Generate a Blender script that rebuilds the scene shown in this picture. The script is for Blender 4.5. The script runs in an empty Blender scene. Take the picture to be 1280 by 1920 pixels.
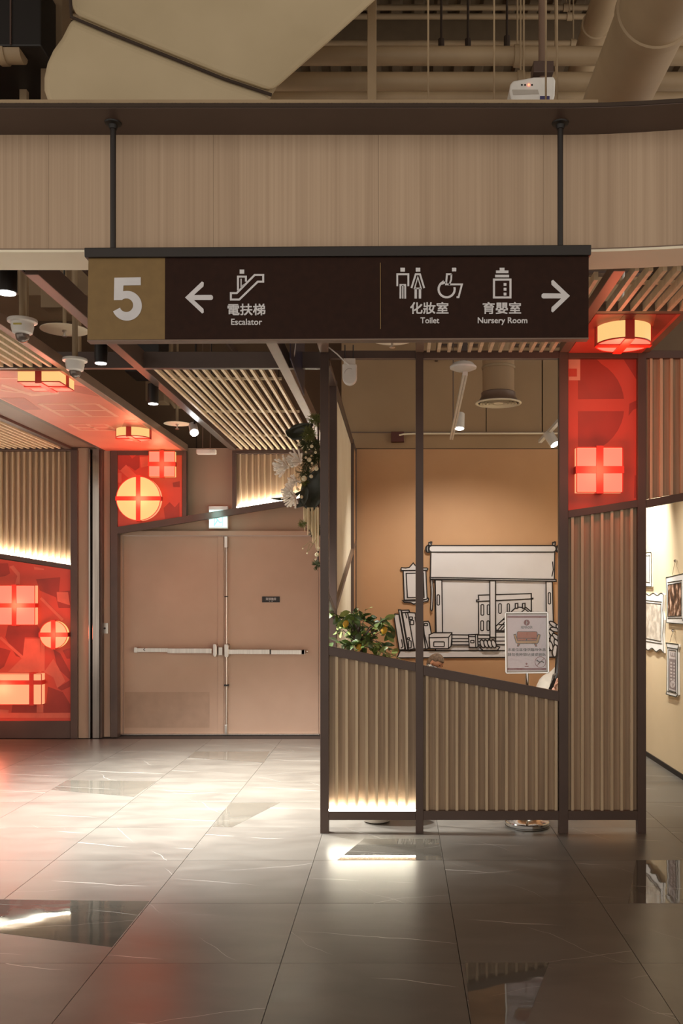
import bpy, bmesh, math, random
from mathutils import Vector, Matrix
random.seed(11)
SC = bpy.context.scene
COL = SC.collection
PI = math.pi

# ------------------------------------------------------------------ camera
FPX, VX, VY, EYE = 1740.0, 748.0, 1115.0, 1.64      # focal length and vanishing point in 1280x1920 pixels, eye height
cam_d = bpy.data.cameras.new('camera')
cam_d.sensor_width = 36.0
cam_d.sensor_fit = 'AUTO'
cam_d.lens = FPX / 1920.0 * 36.0
cam_d.shift_x = -(VX - 640.0) / 1920.0
cam_d.shift_y = (VY - 960.0) / 1920.0
cam_d.clip_start = 0.05
cam_d.clip_end = 100
cam = bpy.data.objects.new('camera', cam_d)
COL.objects.link(cam)
cam.location = (0, 0, EYE)
cam.rotation_euler = (PI / 2, 0, 0)
SC.camera = cam

# ------------------------------------------------------------------ world and exposure
SC.view_settings.view_transform = 'Standard'
SC.view_settings.look = 'None'
SC.view_settings.exposure = 0.0
SC.view_settings.gamma = 1.0
SC.view_settings.use_curve_mapping = False
world = bpy.data.worlds.new('mall_ambient')
SC.world = world
world.use_nodes = True
bg = world.node_tree.nodes['Background']
bg.inputs[0].default_value = (1.0, 0.91, 0.80, 1)
bg.inputs[1].default_value = 1.12


def W(x, y, Y):
    """photo pixel (1280x1920 frame) at depth Y -> world point"""
    return Vector(((x - VX) * Y / FPX, Y, EYE - (y - VY) * Y / FPX))


def FL(x, y, z=0.0):
    Y = FPX * (EYE - z) / (y - VY)
    return Vector(((x - VX) * Y / FPX, Y, z))


def lin(c):
    c = c / 255.0
    return c / 12.92 if c <= 0.04045 else ((c + 0.055) / 1.055) ** 2.4


def rgb(r, g, b):
    return (lin(r), lin(g), lin(b), 1.0)


def add_light(name, kind, loc, energy, color, target=None, size=0.05, spot=60, blend=0.5):
    d = bpy.data.lights.new(name, kind)
    d.energy = energy
    d.color = color
    if kind in ('POINT', 'SPOT'):
        d.shadow_soft_size = size
    if kind == 'SPOT':
        d.spot_size = math.radians(spot)
        d.spot_blend = blend
    o = bpy.data.objects.new(name, d)
    COL.objects.link(o)
    o.location = loc
    if target is not None:
        o.rotation_euler = (Vector(target) - Vector(loc)).to_track_quat('-Z', 'Y').to_euler()
    return o


# ------------------------------------------------------------------ materials
MATS = {}


def mat(name, col, rough=0.5, metal=0.0, col2=None, scale=(8, 8, 8), bump=0.0, emit=None, estr=0.0,
        detail=4.0, spec=0.5, coords='pos', trans=0.0, contrast=(0.3, 0.7), rrange=None):
    if name in MATS:
        return MATS[name]
    m = bpy.data.materials.new(name)
    m.use_nodes = True
    nt = m.node_tree
    b = nt.nodes['Principled BSDF']
    b.inputs['Base Color'].default_value = col
    b.inputs['Roughness'].default_value = rough
    b.inputs['Metallic'].default_value = metal
    b.inputs['Specular IOR Level'].default_value = spec
    if trans:
        b.inputs['Transmission Weight'].default_value = trans
    if emit is not None:
        b.inputs['Emission Color'].default_value = emit
        b.inputs['Emission Strength'].default_value = estr
    if col2 is None and emit is None:
        col2 = tuple(c * 0.86 for c in col[:3]) + (1,)
    if col2 is not None:
        g = nt.nodes.new('ShaderNodeNewGeometry')
        mp = nt.nodes.new('ShaderNodeMapping')
        mp.inputs['Scale'].default_value = scale
        src = g.outputs['Position']
        if coords == 'object':
            tc = nt.nodes.new('ShaderNodeTexCoord')
            src = tc.outputs['Object']
        nt.links.new(src, mp.inputs['Vector'])
        n = nt.nodes.new('ShaderNodeTexNoise')
        n.inputs['Scale'].default_value = 1.0
        n.inputs['Detail'].default_value = detail
        nt.links.new(mp.outputs['Vector'], n.inputs['Vector'])
        r = nt.nodes.new('ShaderNodeValToRGB')
        r.color_ramp.elements[0].position = contrast[0]
        r.color_ramp.elements[0].color = col2
        r.color_ramp.elements[1].position = contrast[1]
        r.color_ramp.elements[1].color = col
        nt.links.new(n.outputs['Fac'], r.inputs['Fac'])
        nt.links.new(r.outputs['Color'], b.inputs['Base Color'])
        if bump:
            bp = nt.nodes.new('ShaderNodeBump')
            bp.inputs['Strength'].default_value = bump
            bp.inputs['Distance'].default_value = 0.01
            nt.links.new(n.outputs['Fac'], bp.inputs['Height'])
            nt.links.new(bp.outputs['Normal'], b.inputs['Normal'])
    MATS[name] = m
    return m


def wood_mat(name, c_light, c_dark, rough=0.5, zs=0.6, fine=55.0):
    """wood laminate, grain runs up (world Z)"""
    m = bpy.data.materials.new(name)
    m.use_nodes = True
    nt = m.node_tree
    b = nt.nodes['Principled BSDF']
    b.inputs['Roughness'].default_value = rough
    g = nt.nodes.new('ShaderNodeNewGeometry')
    oi = nt.nodes.new('ShaderNodeObjectInfo')
    cx = nt.nodes.new('ShaderNodeCombineXYZ')
    mul = nt.nodes.new('ShaderNodeMath'); mul.operation = 'MULTIPLY'; mul.inputs[1].default_value = 7.3
    nt.links.new(oi.outputs['Random'], mul.inputs[0])
    nt.links.new(mul.outputs[0], cx.inputs[2])
    add = nt.nodes.new('ShaderNodeVectorMath'); add.operation = 'ADD'
    nt.links.new(g.outputs['Position'], add.inputs[0])
    nt.links.new(cx.outputs[0], add.inputs[1])
    outs = []
    for sc, det in (((fine, fine, zs), 5.0), ((7.0, 7.0, zs * 0.7), 3.0)):
        mp = nt.nodes.new('ShaderNodeMapping'); mp.inputs['Scale'].default_value = sc
        nt.links.new(add.outputs[0], mp.inputs['Vector'])
        n = nt.nodes.new('ShaderNodeTexNoise'); n.inputs['Scale'].default_value = 1.0
        n.inputs['Detail'].default_value = det; n.inputs['Distortion'].default_value = 0.4
        nt.links.new(mp.outputs[0], n.inputs['Vector'])
        outs.append(n.outputs['Fac'])
    mx = nt.nodes.new('ShaderNodeMath'); mx.operation = 'MULTIPLY_ADD'
    mx.inputs[1].default_value = 0.55
    nt.links.new(outs[0], mx.inputs[0])
    m2 = nt.nodes.new('ShaderNodeMath'); m2.operation = 'MULTIPLY'; m2.inputs[1].default_value = 0.45
    nt.links.new(outs[1], m2.inputs[0])
    nt.links.new(m2.outputs[0], mx.inputs[2])
    r = nt.nodes.new('ShaderNodeValToRGB')
    r.color_ramp.elements[0].position = 0.36; r.color_ramp.elements[0].color = c_dark
    r.color_ramp.elements[1].position = 0.62; r.color_ramp.elements[1].color = c_light
    nt.links.new(mx.outputs[0], r.inputs['Fac'])
    nt.links.new(r.outputs['Color'], b.inputs['Base Color'])
    bp = nt.nodes.new('ShaderNodeBump'); bp.inputs['Strength'].default_value = 0.12; bp.inputs['Distance'].default_value = 0.004
    nt.links.new(outs[0], bp.inputs['Height'])
    nt.links.new(bp.outputs['Normal'], b.inputs['Normal'])
    MATS[name] = m
    return m


def stone_mat(name, c_a, c_b, rough, vein=(0.70, 0.67, 0.62, 1), vein_amt=0.85, rough_var=0.06, wave=0.0):
    """grey-brown stone tile with thin pale veins, offset for each tile"""
    m = bpy.data.materials.new(name)
    m.use_nodes = True
    nt = m.node_tree
    L = nt.links.new
    b = nt.nodes['Principled BSDF']
    g = nt.nodes.new('ShaderNodeNewGeometry')
    oi = nt.nodes.new('ShaderNodeObjectInfo')
    cx = nt.nodes.new('ShaderNodeCombineXYZ')
    for i, k in enumerate((13.7, 29.1, 5.3)):
        mu = nt.nodes.new('ShaderNodeMath'); mu.operation = 'MULTIPLY'; mu.inputs[1].default_value = k
        L(oi.outputs['Random'], mu.inputs[0]); L(mu.outputs[0], cx.inputs[i])
    add = nt.nodes.new('ShaderNodeVectorMath'); add.operation = 'ADD'
    L(g.outputs['Position'], add.inputs[0]); L(cx.outputs[0], add.inputs[1])

    def noise(scale, det, dist=0.0, rot=0.0):
        mp = nt.nodes.new('ShaderNodeMapping'); mp.inputs['Scale'].default_value = scale
        mp.inputs['Rotation'].default_value = (0, 0, rot)
        L(add.outputs[0], mp.inputs['Vector'])
        n = nt.nodes.new('ShaderNodeTexNoise'); n.inputs['Scale'].default_value = 1.0
        n.inputs['Detail'].default_value = det; n.inputs['Distortion'].default_value = dist
        L(mp.outputs[0], n.inputs['Vector'])
        return n.outputs['Fac']

    base = noise((2.2, 5.0, 3), 8.0, 0.6, 0.35)
    r = nt.nodes.new('ShaderNodeValToRGB')
    r.color_ramp.elements[0].position = 0.3; r.color_ramp.elements[0].color = c_a
    r.color_ramp.elements[1].position = 0.72; r.color_ramp.elements[1].color = c_b
    L(base, r.inputs['Fac'])
    prev = r.outputs['Color']
    wob = noise((1.7, 1.7, 1), 3.0)
    for dx, dy, per, amp, wdt, rk in ((0.20, 1.0, 0.62, 0.16, 0.0034, 7.7), (-0.30, 1.0, 1.1, 0.22, 0.0018, 17.3), (1.0, 0.75, 1.5, 0.3, 0.0014, 3.1)):
        dt = nt.nodes.new('ShaderNodeVectorMath'); dt.operation = 'DOT_PRODUCT'
        L(g.outputs['Position'], dt.inputs[0]); dt.inputs[1].default_value = (dx / per, dy / per, 0)
        w1 = nt.nodes.new('ShaderNodeMath'); w1.operation = 'MULTIPLY_ADD'; w1.inputs[1].default_value = amp / per
        L(wob, w1.inputs[0]); L(dt.outputs['Value'], w1.inputs[2])
        w2 = nt.nodes.new('ShaderNodeMath'); w2.operation = 'MULTIPLY_ADD'; w2.inputs[1].default_value = rk
        L(oi.outputs['Random'], w2.inputs[0]); L(w1.outputs[0], w2.inputs[2])
        fr_ = nt.nodes.new('ShaderNodeMath'); fr_.operation = 'FRACT'; L(w2.outputs[0], fr_.inputs[0])
        s = nt.nodes.new('ShaderNodeMath'); s.operation = 'SUBTRACT'; s.inputs[1].default_value = 0.5
        L(fr_.outputs[0], s.inputs[0])
        a = nt.nodes.new('ShaderNodeMath'); a.operation = 'ABSOLUTE'; L(s.outputs[0], a.inputs[0])
        mr = nt.nodes.new('ShaderNodeMapRange'); mr.inputs['From Min'].default_value = wdt / per * 0.3
        mr.inputs['From Max'].default_value = wdt / per; mr.inputs['To Min'].default_value = vein_amt; mr.inputs['To Max'].default_value = 0.0
        L(a.outputs[0], mr.inputs['Value'])
        mk = noise((1.6 + dx, 1.6, 1), 1.0, 0.0, rk)
        mm = nt.nodes.new('ShaderNodeMapRange'); mm.inputs['From Min'].default_value = 0.47; mm.inputs['From Max'].default_value = 0.60
        L(mk, mm.inputs['Value'])
        f = nt.nodes.new('ShaderNodeMath'); f.operation = 'MULTIPLY'
        L(mr.outputs[0], f.inputs[0]); L(mm.outputs[0], f.inputs[1])
        mix = nt.nodes.new('ShaderNodeMix'); mix.data_type = 'RGBA'
        L(f.outputs[0], mix.inputs['Factor']); L(prev, mix.inputs['A']); mix.inputs['B'].default_value = vein
        prev = mix.outputs['Result']
    L(prev, b.inputs['Base Color'])
    mr = nt.nodes.new('ShaderNodeMapRange'); mr.inputs['To Min'].default_value = rough - rough_var; mr.inputs['To Max'].default_value = rough + rough_var
    L(base, mr.inputs['Value'])
    L(mr.outputs[0], b.inputs['Roughness'])
    if wave:
        wv = noise((5, 5, 5), 1.0)
        bp = nt.nodes.new('ShaderNodeBump'); bp.inputs['Strength'].default_value = wave; bp.inputs['Distance'].default_value = 0.01
        L(wv, bp.inputs['Height']); L(bp.outputs['Normal'], b.inputs['Normal'])
    MATS[name] = m
    return m


FRAME = mat('brown_metal', rgb(84, 66, 58), 0.42, 0.0, rgb(74, 57, 50), (3, 3, 3))
FRAME_L = mat('brown_metal_light', rgb(120, 96, 80), 0.45)
WOODF = wood_mat('fascia_laminate', rgb(188, 162, 136), rgb(168, 142, 117), 0.55, 0.35, 70)
WOODB = wood_mat('batten_wood', rgb(204, 182, 152), rgb(180, 157, 127), 0.5, 0.8, 60)
WOODP = wood_mat('backing_wood', rgb(184, 158, 130), rgb(152, 128, 104), 0.55, 0.8, 60)
SLATC = mat('ceiling_slat_cream', rgb(222, 204, 172), 0.5, 0, rgb(200, 180, 148), (2, 20, 2))
CREAM = mat('cream_plaster', rgb(240, 230, 208), 0.7, 0, rgb(230, 218, 194), (2, 2, 2))
TANPLASTER = mat('tan_plaster', rgb(138, 116, 90), 0.8, 0, rgb(120, 100, 76), (1.2, 1.2, 1.2))
PIPE = mat('tan_painted_pipe', rgb(164, 141, 110), 0.6, 0, rgb(142, 120, 92), (2, 2, 2))
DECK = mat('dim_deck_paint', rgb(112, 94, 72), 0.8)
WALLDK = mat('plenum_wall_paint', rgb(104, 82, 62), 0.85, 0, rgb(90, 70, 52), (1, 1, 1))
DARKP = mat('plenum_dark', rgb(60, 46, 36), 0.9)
BLACK = mat('matte_black', rgb(26, 21, 19), 0.5)
SIGNBLK = mat('sign_brown_black', rgb(46, 25, 16), 0.6, 0, rgb(40, 21, 13), (30, 30, 30), spec=0.15)
SIGNBAR = mat('sign_bar_black', rgb(36, 28, 24), 0.5)
GOLD = mat('sign_gold', rgb(126, 98, 52), 0.55, 0.0, rgb(118, 91, 47), (20, 20, 20))
LETTER = mat('sign_letter_white', rgb(214, 211, 213), 0.5)
DOORM = mat('door_paint', rgb(178, 150, 130), 0.42, 0, rgb(168, 140, 120), (1.5, 1.5, 1.5))
WALLD = mat('wall_paint_taupe', rgb(172, 144, 122), 0.6, 0, rgb(158, 130, 110), (1, 1, 1))
WALLUP = mat('upper_wall_paint', rgb(168, 140, 108), 0.75, 0, rgb(154, 127, 97), (1, 1, 1))
WALLO = mat('wall_paint_orange', rgb(200, 156, 116), 0.65, 0, rgb(192, 147, 107), (1.2, 1.2, 1.2))
WALLC = mat('wall_paint_sand', rgb(224, 202, 166), 0.6, 0, rgb(216, 193, 156), (1.2, 1.2, 1.2))
STEEL = mat('brushed_steel', rgb(205, 198, 190), 0.28, 0.9, rgb(186, 178, 170), (60, 60, 2))
CHROME = mat('chrome', rgb(225, 222, 218), 0.08, 1.0)
RAILM = mat('rail_steel', rgb(168, 158, 150), 0.16, 1.0, rgb(140, 130, 122), (30, 30, 1.2))
RED = mat('red_panel', rgb(212, 82, 64), 0.45, 0, rgb(204, 74, 56), (2, 2, 2))
REDC = mat('red_ceiling_panel', rgb(222, 132, 108), 0.45, 0, rgb(212, 118, 96), (2, 2, 2))
REDD = mat('red_print_dark', rgb(170, 60, 48), 0.45)
REDL = mat('red_print_light', rgb(228, 112, 90), 0.45)
PINKL = mat('pink_print_light', rgb(240, 172, 146), 0.45)
REDCD = mat('red_ceiling_print', rgb(196, 100, 80), 0.45)
RIBBON = mat('lamp_ribbon_red', rgb(214, 56, 40), 0.4)
WHITE = mat('white_plastic', rgb(236, 232, 226), 0.35)
WHITEM = mat('white_metal', rgb(228, 222, 214), 0.4)
BOARD = mat('white_board', rgb(224, 219, 220), 0.6, 0, rgb(218, 212, 212), (3, 3, 3))
INK = mat('black_ink', rgb(34, 24, 20), 0.6)
GROUT = mat('grout_dark', rgb(58, 48, 42), 0.8)
TILE = stone_mat('stone_tile', rgb(88, 84, 78), rgb(105, 101, 94), 0.32)
INLAY = stone_mat('stone_inlay_polished', rgb(82, 79, 72), rgb(96, 92, 84), 0.03, vein_amt=0.4, rough_var=0.01, wave=0.06)
TILEC = stone_mat('corridor_stone', rgb(170, 160, 146), rgb(190, 180, 166), 0.36)


def emat(name, col, strength, base=None):
    return mat(name, base or col, 0.5, emit=col, estr=strength)


LED = emat('led_warm_white', rgb(255, 248, 226), 180.0)
LAMPY = emat('lamp_glow_yellow', (1.0, 0.62, 0.22, 1), 0.95, rgb(90, 60, 30))
LAMPP = emat('lamp_glow_pink', (1.0, 0.26, 0.16, 1), 1.0, rgb(90, 40, 34))
LAMPO = emat('lamp_glow_orange', (1.0, 0.40, 0.19, 1), 1.0, rgb(90, 50, 34))
SPOTW = emat('spot_glow', (1.0, 0.97, 0.92, 1), 14.0)
EXITG = emat('exit_glow', (0.62, 0.97, 0.95, 1), 1.05)


# ------------------------------------------------------------------ mesh builder
class MB:
    def __init__(self):
        self.v = []
        self.f = []

    def add(self, vs, fs):
        o = len(self.v)
        self.v += [Vector(p) for p in vs]
        self.f += [tuple(i + o for i in f) for f in fs]
        return self

    def box(self, x0, x1, y0, y1, z0, z1):
        x0, x1 = min(x0, x1), max(x0, x1); y0, y1 = min(y0, y1), max(y0, y1); z0, z1 = min(z0, z1), max(z0, z1)
        return self.add([(x0, y0, z0), (x1, y0, z0), (x1, y1, z0), (x0, y1, z0), (x0, y0, z1), (x1, y0, z1), (x1, y1, z1), (x0, y1, z1)],
                        [(0, 3, 2, 1), (4, 5, 6, 7), (0, 1, 5, 4), (1, 2, 6, 5), (2, 3, 7, 6), (3, 0, 4, 7)])

    def prism(self, poly, ext):
        """closed planar polygon (3D points) extruded along ext"""
        poly = [Vector(p) for p in poly]
        ext = Vector(ext)
        n = len(poly)
        nrm = Vector((0, 0, 0))
        for i in range(n):
            a, b = poly[i], poly[(i + 1) % n]
            nrm += a.cross(b)
        if nrm.dot(ext) > 0:
            poly = poly[::-1]
        vs = poly + [p + ext for p in poly]
        fs = [tuple(range(n)), tuple(range(2 * n - 1, n - 1, -1))]
        for i in range(n):
            j = (i + 1) % n
            fs.append((j, i, i + n, j + n))
        return self.add(vs, fs)

    def bar(self, p0, p1, w, h, up=(0, 0, 1)):
        p0, p1 = Vector(p0), Vector(p1)
        d = (p1 - p0).normalized()
        s = d.cross(Vector(up))
        if s.length < 1e-5:
            s = d.cross(Vector((1, 0, 0)))
        s.normalize()
        u = s.cross(d).normalized()
        a, b = s * w / 2, u * h / 2
        vs = [p0 - a - b, p0 + a - b, p0 + a + b, p0 - a + b, p1 - a - b, p1 + a - b, p1 + a + b, p1 - a + b]
        return self.add(vs, [(0, 3, 2, 1), (4, 5, 6, 7), (0, 1, 5, 4), (1, 2, 6, 5), (2, 3, 7, 6), (3, 0, 4, 7)][::1])

    def tube(self, pts, r, n=8, caps=True):
        pts = [Vector(p) for p in pts]
        rs = r if isinstance(r, (list, tuple)) else [r] * len(pts)
        o = len(self.v)
        prev = None
        for i, p in enumerate(pts):
            if i == 0:
                d = pts[1] - pts[0]
            elif i == len(pts) - 1:
                d = pts[-1] - pts[-2]
            else:
                d = (pts[i + 1] - pts[i]).normalized() + (pts[i] - pts[i - 1]).normalized()
            d.normalize()
            if prev is None:
                s = d.orthogonal().normalized()
            else:
                s = (prev - d * prev.dot(d))
                s = s.normalized() if s.length > 1e-6 else d.orthogonal().normalized()
            prev = s
            t = d.cross(s)
            for k in range(n):
                a = 2 * PI * k / n
                self.v.append(p + (s * math.cos(a) + t * math.sin(a)) * rs[i])
        for i in range(len(pts) - 1):
            for k in range(n):
                a = o + i * n + k; b = o + i * n + (k + 1) % n
                self.f.append((a, b, b + n, a + n))
        if caps:
            self.f.append(tuple(o + k for k in range(n - 1, -1, -1)))
            e = o + (len(pts) - 1) * n
            self.f.append(tuple(e + k for k in range(n)))
        return self

    def lathe(self, prof, c, ax=(0, 0, 1), n=24, close=True):
        """profile [(radius, height)] about axis ax through c"""
        ax = Vector(ax).normalized()
        s = ax.orthogonal().normalized(); t = ax.cross(s)
        c = Vector(c)
        o = len(self.v)
        for (r, h) in prof:
            for k in range(n):
                a = 2 * PI * k / n
                self.v.append(c + ax * h + (s * math.cos(a) + t * math.sin(a)) * max(r, 1e-4))
        for i in range(len(prof) - 1):
            for k in range(n):
                a = o + i * n + k; b = o + i * n + (k + 1) % n
                self.f.append((a, b, b + n, a + n))
        if close:
            self.f.append(tuple(o + k for k in range(n - 1, -1, -1)))
            e = o + (len(prof) - 1) * n
            self.f.append(tuple(e + k for k in range(n)))
        return self

    def stroke(self, pts, w, fn, ext, closed=False):
        """2D polyline pts drawn with width w (same 2D units), mapped by fn(x, y) -> 3D, thickness vector ext"""
        P = [Vector((p[0], p[1])) for p in pts]
        n = len(P)
        ls, rs = [], []
        for i in range(n):
            if closed:
                a, b, c = P[(i - 1) % n], P[i], P[(i + 1) % n]
            else:
                a, b, c = P[max(i - 1, 0)], P[i], P[min(i + 1, n - 1)]
            d1 = (b - a).normalized() if (b - a).length > 1e-9 else (c - b).normalized()
            d2 = (c - b).normalized() if (c - b).length > 1e-9 else d1
            n1 = Vector((-d1.y, d1.x)); n2 = Vector((-d2.y, d2.x))
            m = n1 + n2
            m = m.normalized() if m.length > 1e-6 else n1
            k = min(1.0 / max(m.dot(n1), 0.35), 2.2)
            ls.append(b + m * k * w / 2); rs.append(b - m * k * w / 2)
        ext = Vector(ext)
        o = len(self.v)
        for i in range(n):
            a, b = Vector(fn(ls[i].x, ls[i].y)), Vector(fn(rs[i].x, rs[i].y))
            self.v += [a, b, a + ext, b + ext]
        for i in range(n if closed else n - 1):
            j = (i + 1) % n
            A, B = o + 4 * i, o + 4 * j
            self.f += [(A, A + 1, B + 1, B), (A + 2, B + 2, B + 3, A + 3), (A, B, B + 2, A + 2), (A + 1, A + 3, B + 3, B + 1)]
        if not closed:
            A = o; B = o + 4 * (n - 1)
            self.f += [(A, A + 2, A + 3, A + 1), (B, B + 1, B + 3, B + 2)]
        return self

    def build(self, name, material, parent=None, smooth=False, bevel=0.0, segs=2, fix=False):
        me = bpy.data.meshes.new(name)
        org = Vector((0, 0, 0))
        if parent is not None:
            org = root_loc(parent)
        else:
            lo = [min(p[i] for p in self.v) for i in range(3)]; hi = [max(p[i] for p in self.v) for i in range(3)]
            org = Vector(((lo[0] + hi[0]) / 2, (lo[1] + hi[1]) / 2, lo[2]))
        me.from_pydata([tuple(p - org) for p in self.v], [], self.f)
        if fix:
            bm = bmesh.new(); bm.from_mesh(me)
            bmesh.ops.recalc_face_normals(bm, faces=bm.faces[:]); bm.to_mesh(me); bm.free()
        me.materials.append(material)
        if smooth:
            for p in me.polygons:
                p.use_smooth = True
        me.update()
        o = bpy.data.objects.new(name, me)
        COL.objects.link(o)
        if parent is not None:
            o.parent = parent
        else:
            o.location = org
        if bevel:
            b = o.modifiers.new('bevel', 'BEVEL'); b.width = bevel; b.segments = segs; b.limit_method = 'ANGLE'
        if smooth:
            try:
                me.set_sharp_from_angle(angle=math.radians(38))
            except Exception:
                pass
        return o


def flush_print(mb, name, m, parent):
    """every separate piece of the builder becomes an object of its own"""
    left = list(range(len(mb.f)))
    owner = list(range(len(mb.v)))

    def find(i):
        while owner[i] != i:
            owner[i] = owner[owner[i]]
            i = owner[i]
        return i
    for f in mb.f:
        for a in f[1:]:
            owner[find(a)] = find(f[0])
    groups = {}
    for f in mb.f:
        groups.setdefault(find(f[0]), []).append(f)
    for fs in groups.values():
        ids = sorted({i for f in fs for i in f})
        mp = {i: k for k, i in enumerate(ids)}
        n = MB()
        n.v = [mb.v[i] for i in ids]
        n.f = [tuple(mp[i] for i in f) for f in fs]
        n.build(name, m, parent)


def root_loc(o):
    v = Vector(o.location)
    while o.parent is not None:
        o = o.parent
        v += Vector(o.location)
    return v


def tag(o, label, cat, group=None):
    o['label'] = label
    o['category'] = cat
    if group:
        o['group'] = group
    return o


def thing(name, loc, label, cat, group=None):
    o = bpy.data.objects.new(name, None)
    COL.objects.link(o)
    o.location = loc
    o.empty_display_size = 0.1
    return tag(o, label, cat, group)


def struct(o, label=None, cat=None):
    o['kind'] = 'structure'
    if label:
        o['label'] = label
    if cat:
        o['category'] = cat
    return o


def share(name, src, parent, loc, rot=None, scale=None):
    """another object on the same mesh"""
    o = bpy.data.objects.new(name, src)
    COL.objects.link(o)
    o.parent = parent
    o.location = loc
    if rot is not None:
        o.rotation_euler = rot
    if scale is not None:
        o.scale = scale
    return o


def arc(cx, cy, r, a0, a1, n=12, ry=None):
    ry = r if ry is None else ry
    return [(cx + r * math.cos(math.radians(a0 + (a1 - a0) * i / n)), cy + ry * math.sin(math.radians(a0 + (a1 - a0) * i / n))) for i in range(n + 1)]


def rrect(x0, y0, x1, y1, r, n=4):
    p = []
    for cx, cy, a in ((x1 - r, y1 - r, 0), (x0 + r, y1 - r, 90), (x0 + r, y0 + r, 180), (x1 - r, y0 + r, 270)):
        p += arc(cx, cy, r, a, a + 90, n)
    return p


def text(body, x0, x1, y0, y1, fn, ext, name, material, parent, bold=0.0, keep=False):
    """flat lettering fitted into the pixel box x0..x1, y0..y1 (y down), mapped by fn(x, y)"""
    cu = bpy.data.curves.new('t', 'FONT')
    cu.body = body
    cu.resolution_u = 3
    ob = bpy.data.objects.new('t', cu)
    COL.objects.link(ob)
    dg = bpy.context.evaluated_depsgraph_get()
    me = bpy.data.meshes.new_from_object(ob.evaluated_get(dg))
    bpy.data.objects.remove(ob)
    vs = [v.co.copy() for v in me.vertices]
    fs = [tuple(p.vertices) for p in me.polygons]
    bpy.data.meshes.remove(me)
    if not vs:
        return None
    a0, a1 = min(v.x for v in vs), max(v.x for v in vs); b0, b1 = min(v.y for v in vs), max(v.y for v in vs)
    mb = MB()
    pts = [Vector(fn(x0 + (v.x - a0) / (a1 - a0) * (x1 - x0), y1 - (v.y - b0) / (b1 - b0) * (y1 - y0))) for v in vs]
    ext = Vector(ext)
    # count edges to find the rim
    cnt = {}
    for f in fs:
        for i in range(len(f)):
            a, b = f[i], f[(i + 1) % len(f)]
            cnt[(a, b)] = 1
    n = len(pts)
    faces = [f for f in fs] + [tuple(i + n for i in reversed(f)) for f in fs]
    for (a, b) in cnt:
        if (b, a) not in cnt:
            faces.append((b, a, a + n, b + n))
    hgt = (y1 - y0)
    sh = [(0, 0)] if not bold else [(dx * bold * hgt, dy * bold * hgt) for dx, dy in ((-1, -1), (1, -1), (-1, 1), (1, 1), (0, 0))]
    for q, (dx, dy) in enumerate(sh):
        off = Vector(fn(x0 + dx, y0 + dy)) - Vector(fn(x0, y0)) + ext * (0.04 * q)
        o_ = len(mb.v)
        mb.v += [p + ext + off for p in pts] + [p + off for p in pts]
        mb.f += [tuple(i + o_ for i in f) for f in faces]
    return mb.build(name, material, parent)


# ================================================================== SETTING
TILE_S, GX, GY = 0.8, 0.273, 4.13
# floor
fb = MB().box(-7.2, 2.52, -1.2, 11.0, -0.10, -0.010)
floor = fb.build('floor', GROUT)
struct(floor, 'polished grey brown stone tile floor with glossy inlays', 'floor')
tm = MB().box(-0.3985, 0.3985, -0.3985, 0.3985, -0.010, 0.0)
me0 = None
fo = root_loc(floor)
for i in range(-9, 4):
    for j in range(-7, 9):
        x0, y0 = GX + i * TILE_S, GY + j * TILE_S
        cx, cy = x0 + 0.4, y0 + 0.4
        if cx < -7 or cy < -0.8 or cy > 10.9:
            continue
        if x0 + 0.8 > 2.52:
            continue
        if me0 is None:
            me0 = bpy.data.meshes.new('floor_tile')
            me0.from_pydata([tuple(p) for p in tm.v], [], tm.f)
            me0.materials.append(TILE)
        share('floor_tile', me0, floor, Vector((cx, cy, 0)) - fo)
# cut strip of tiles along the photo wall
for j in range(-7, 9):
    y0 = GY + j * TILE_S
    if y0 + 0.4 < -0.8 or y0 + 0.4 > 10.9:
        continue
    MB().box(GX + 2 * TILE_S + 0.0015, 2.519, y0 + 0.0015, y0 + TILE_S - 0.0015, -0.010, 0.0).build('floor_tile', TILE, floor)
INL = [
    [(-60, 1686), (280, 1690), (210, 1776), (-60, 1742)],
    [(871, 1805), (1029, 1805), (986, 1920), (966, 1975), (889, 1975), (883, 1920)],
    [(1192, 1613), (1300, 1613), (1330, 1694), (1177, 1694)],
    [(632, 1613), (682, 1573), (822, 1573), (828, 1613)],
    [(432, 1505), (525, 1505), (435, 1551), (398, 1550)],
    [(125, 1463), (293, 1465), (251, 1494), (95, 1481)],
    [(365, 1409), (505, 1409), (495, 1430), (352, 1421)],
]
for q in INL:
    MB().prism([FL(x, y) for x, y in q], (0, 0, 0.0009)).build('floor_inlay', INLAY, floor)

# upper shell
MB_ = MB()
pf = []
x = -8.0
while x < 8.0:
    pf += [(x, 7.80), (x + 0.09, 7.80), (x + 0.12, 7.88), (x + 0.21, 7.88)]
    x += 0.24
poly = [Vector((a, -6.0, b)) for a, b in pf] + [Vector((8.0, -6.0, 8.1)), Vector((-8.0, -6.0, 8.1))]
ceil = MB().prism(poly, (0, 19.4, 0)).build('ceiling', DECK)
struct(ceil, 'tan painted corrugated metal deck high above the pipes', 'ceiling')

DW = 10.86      # door wall depth
MW = 10.40      # mural wall depth
w = MB().box(-7.2, W(222, 0, DW).x, DW, DW + 0.2, 0, 3.36).build('wall_left', WALLD)
struct(w, 'taupe painted wall beside the double doors', 'wall')
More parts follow.
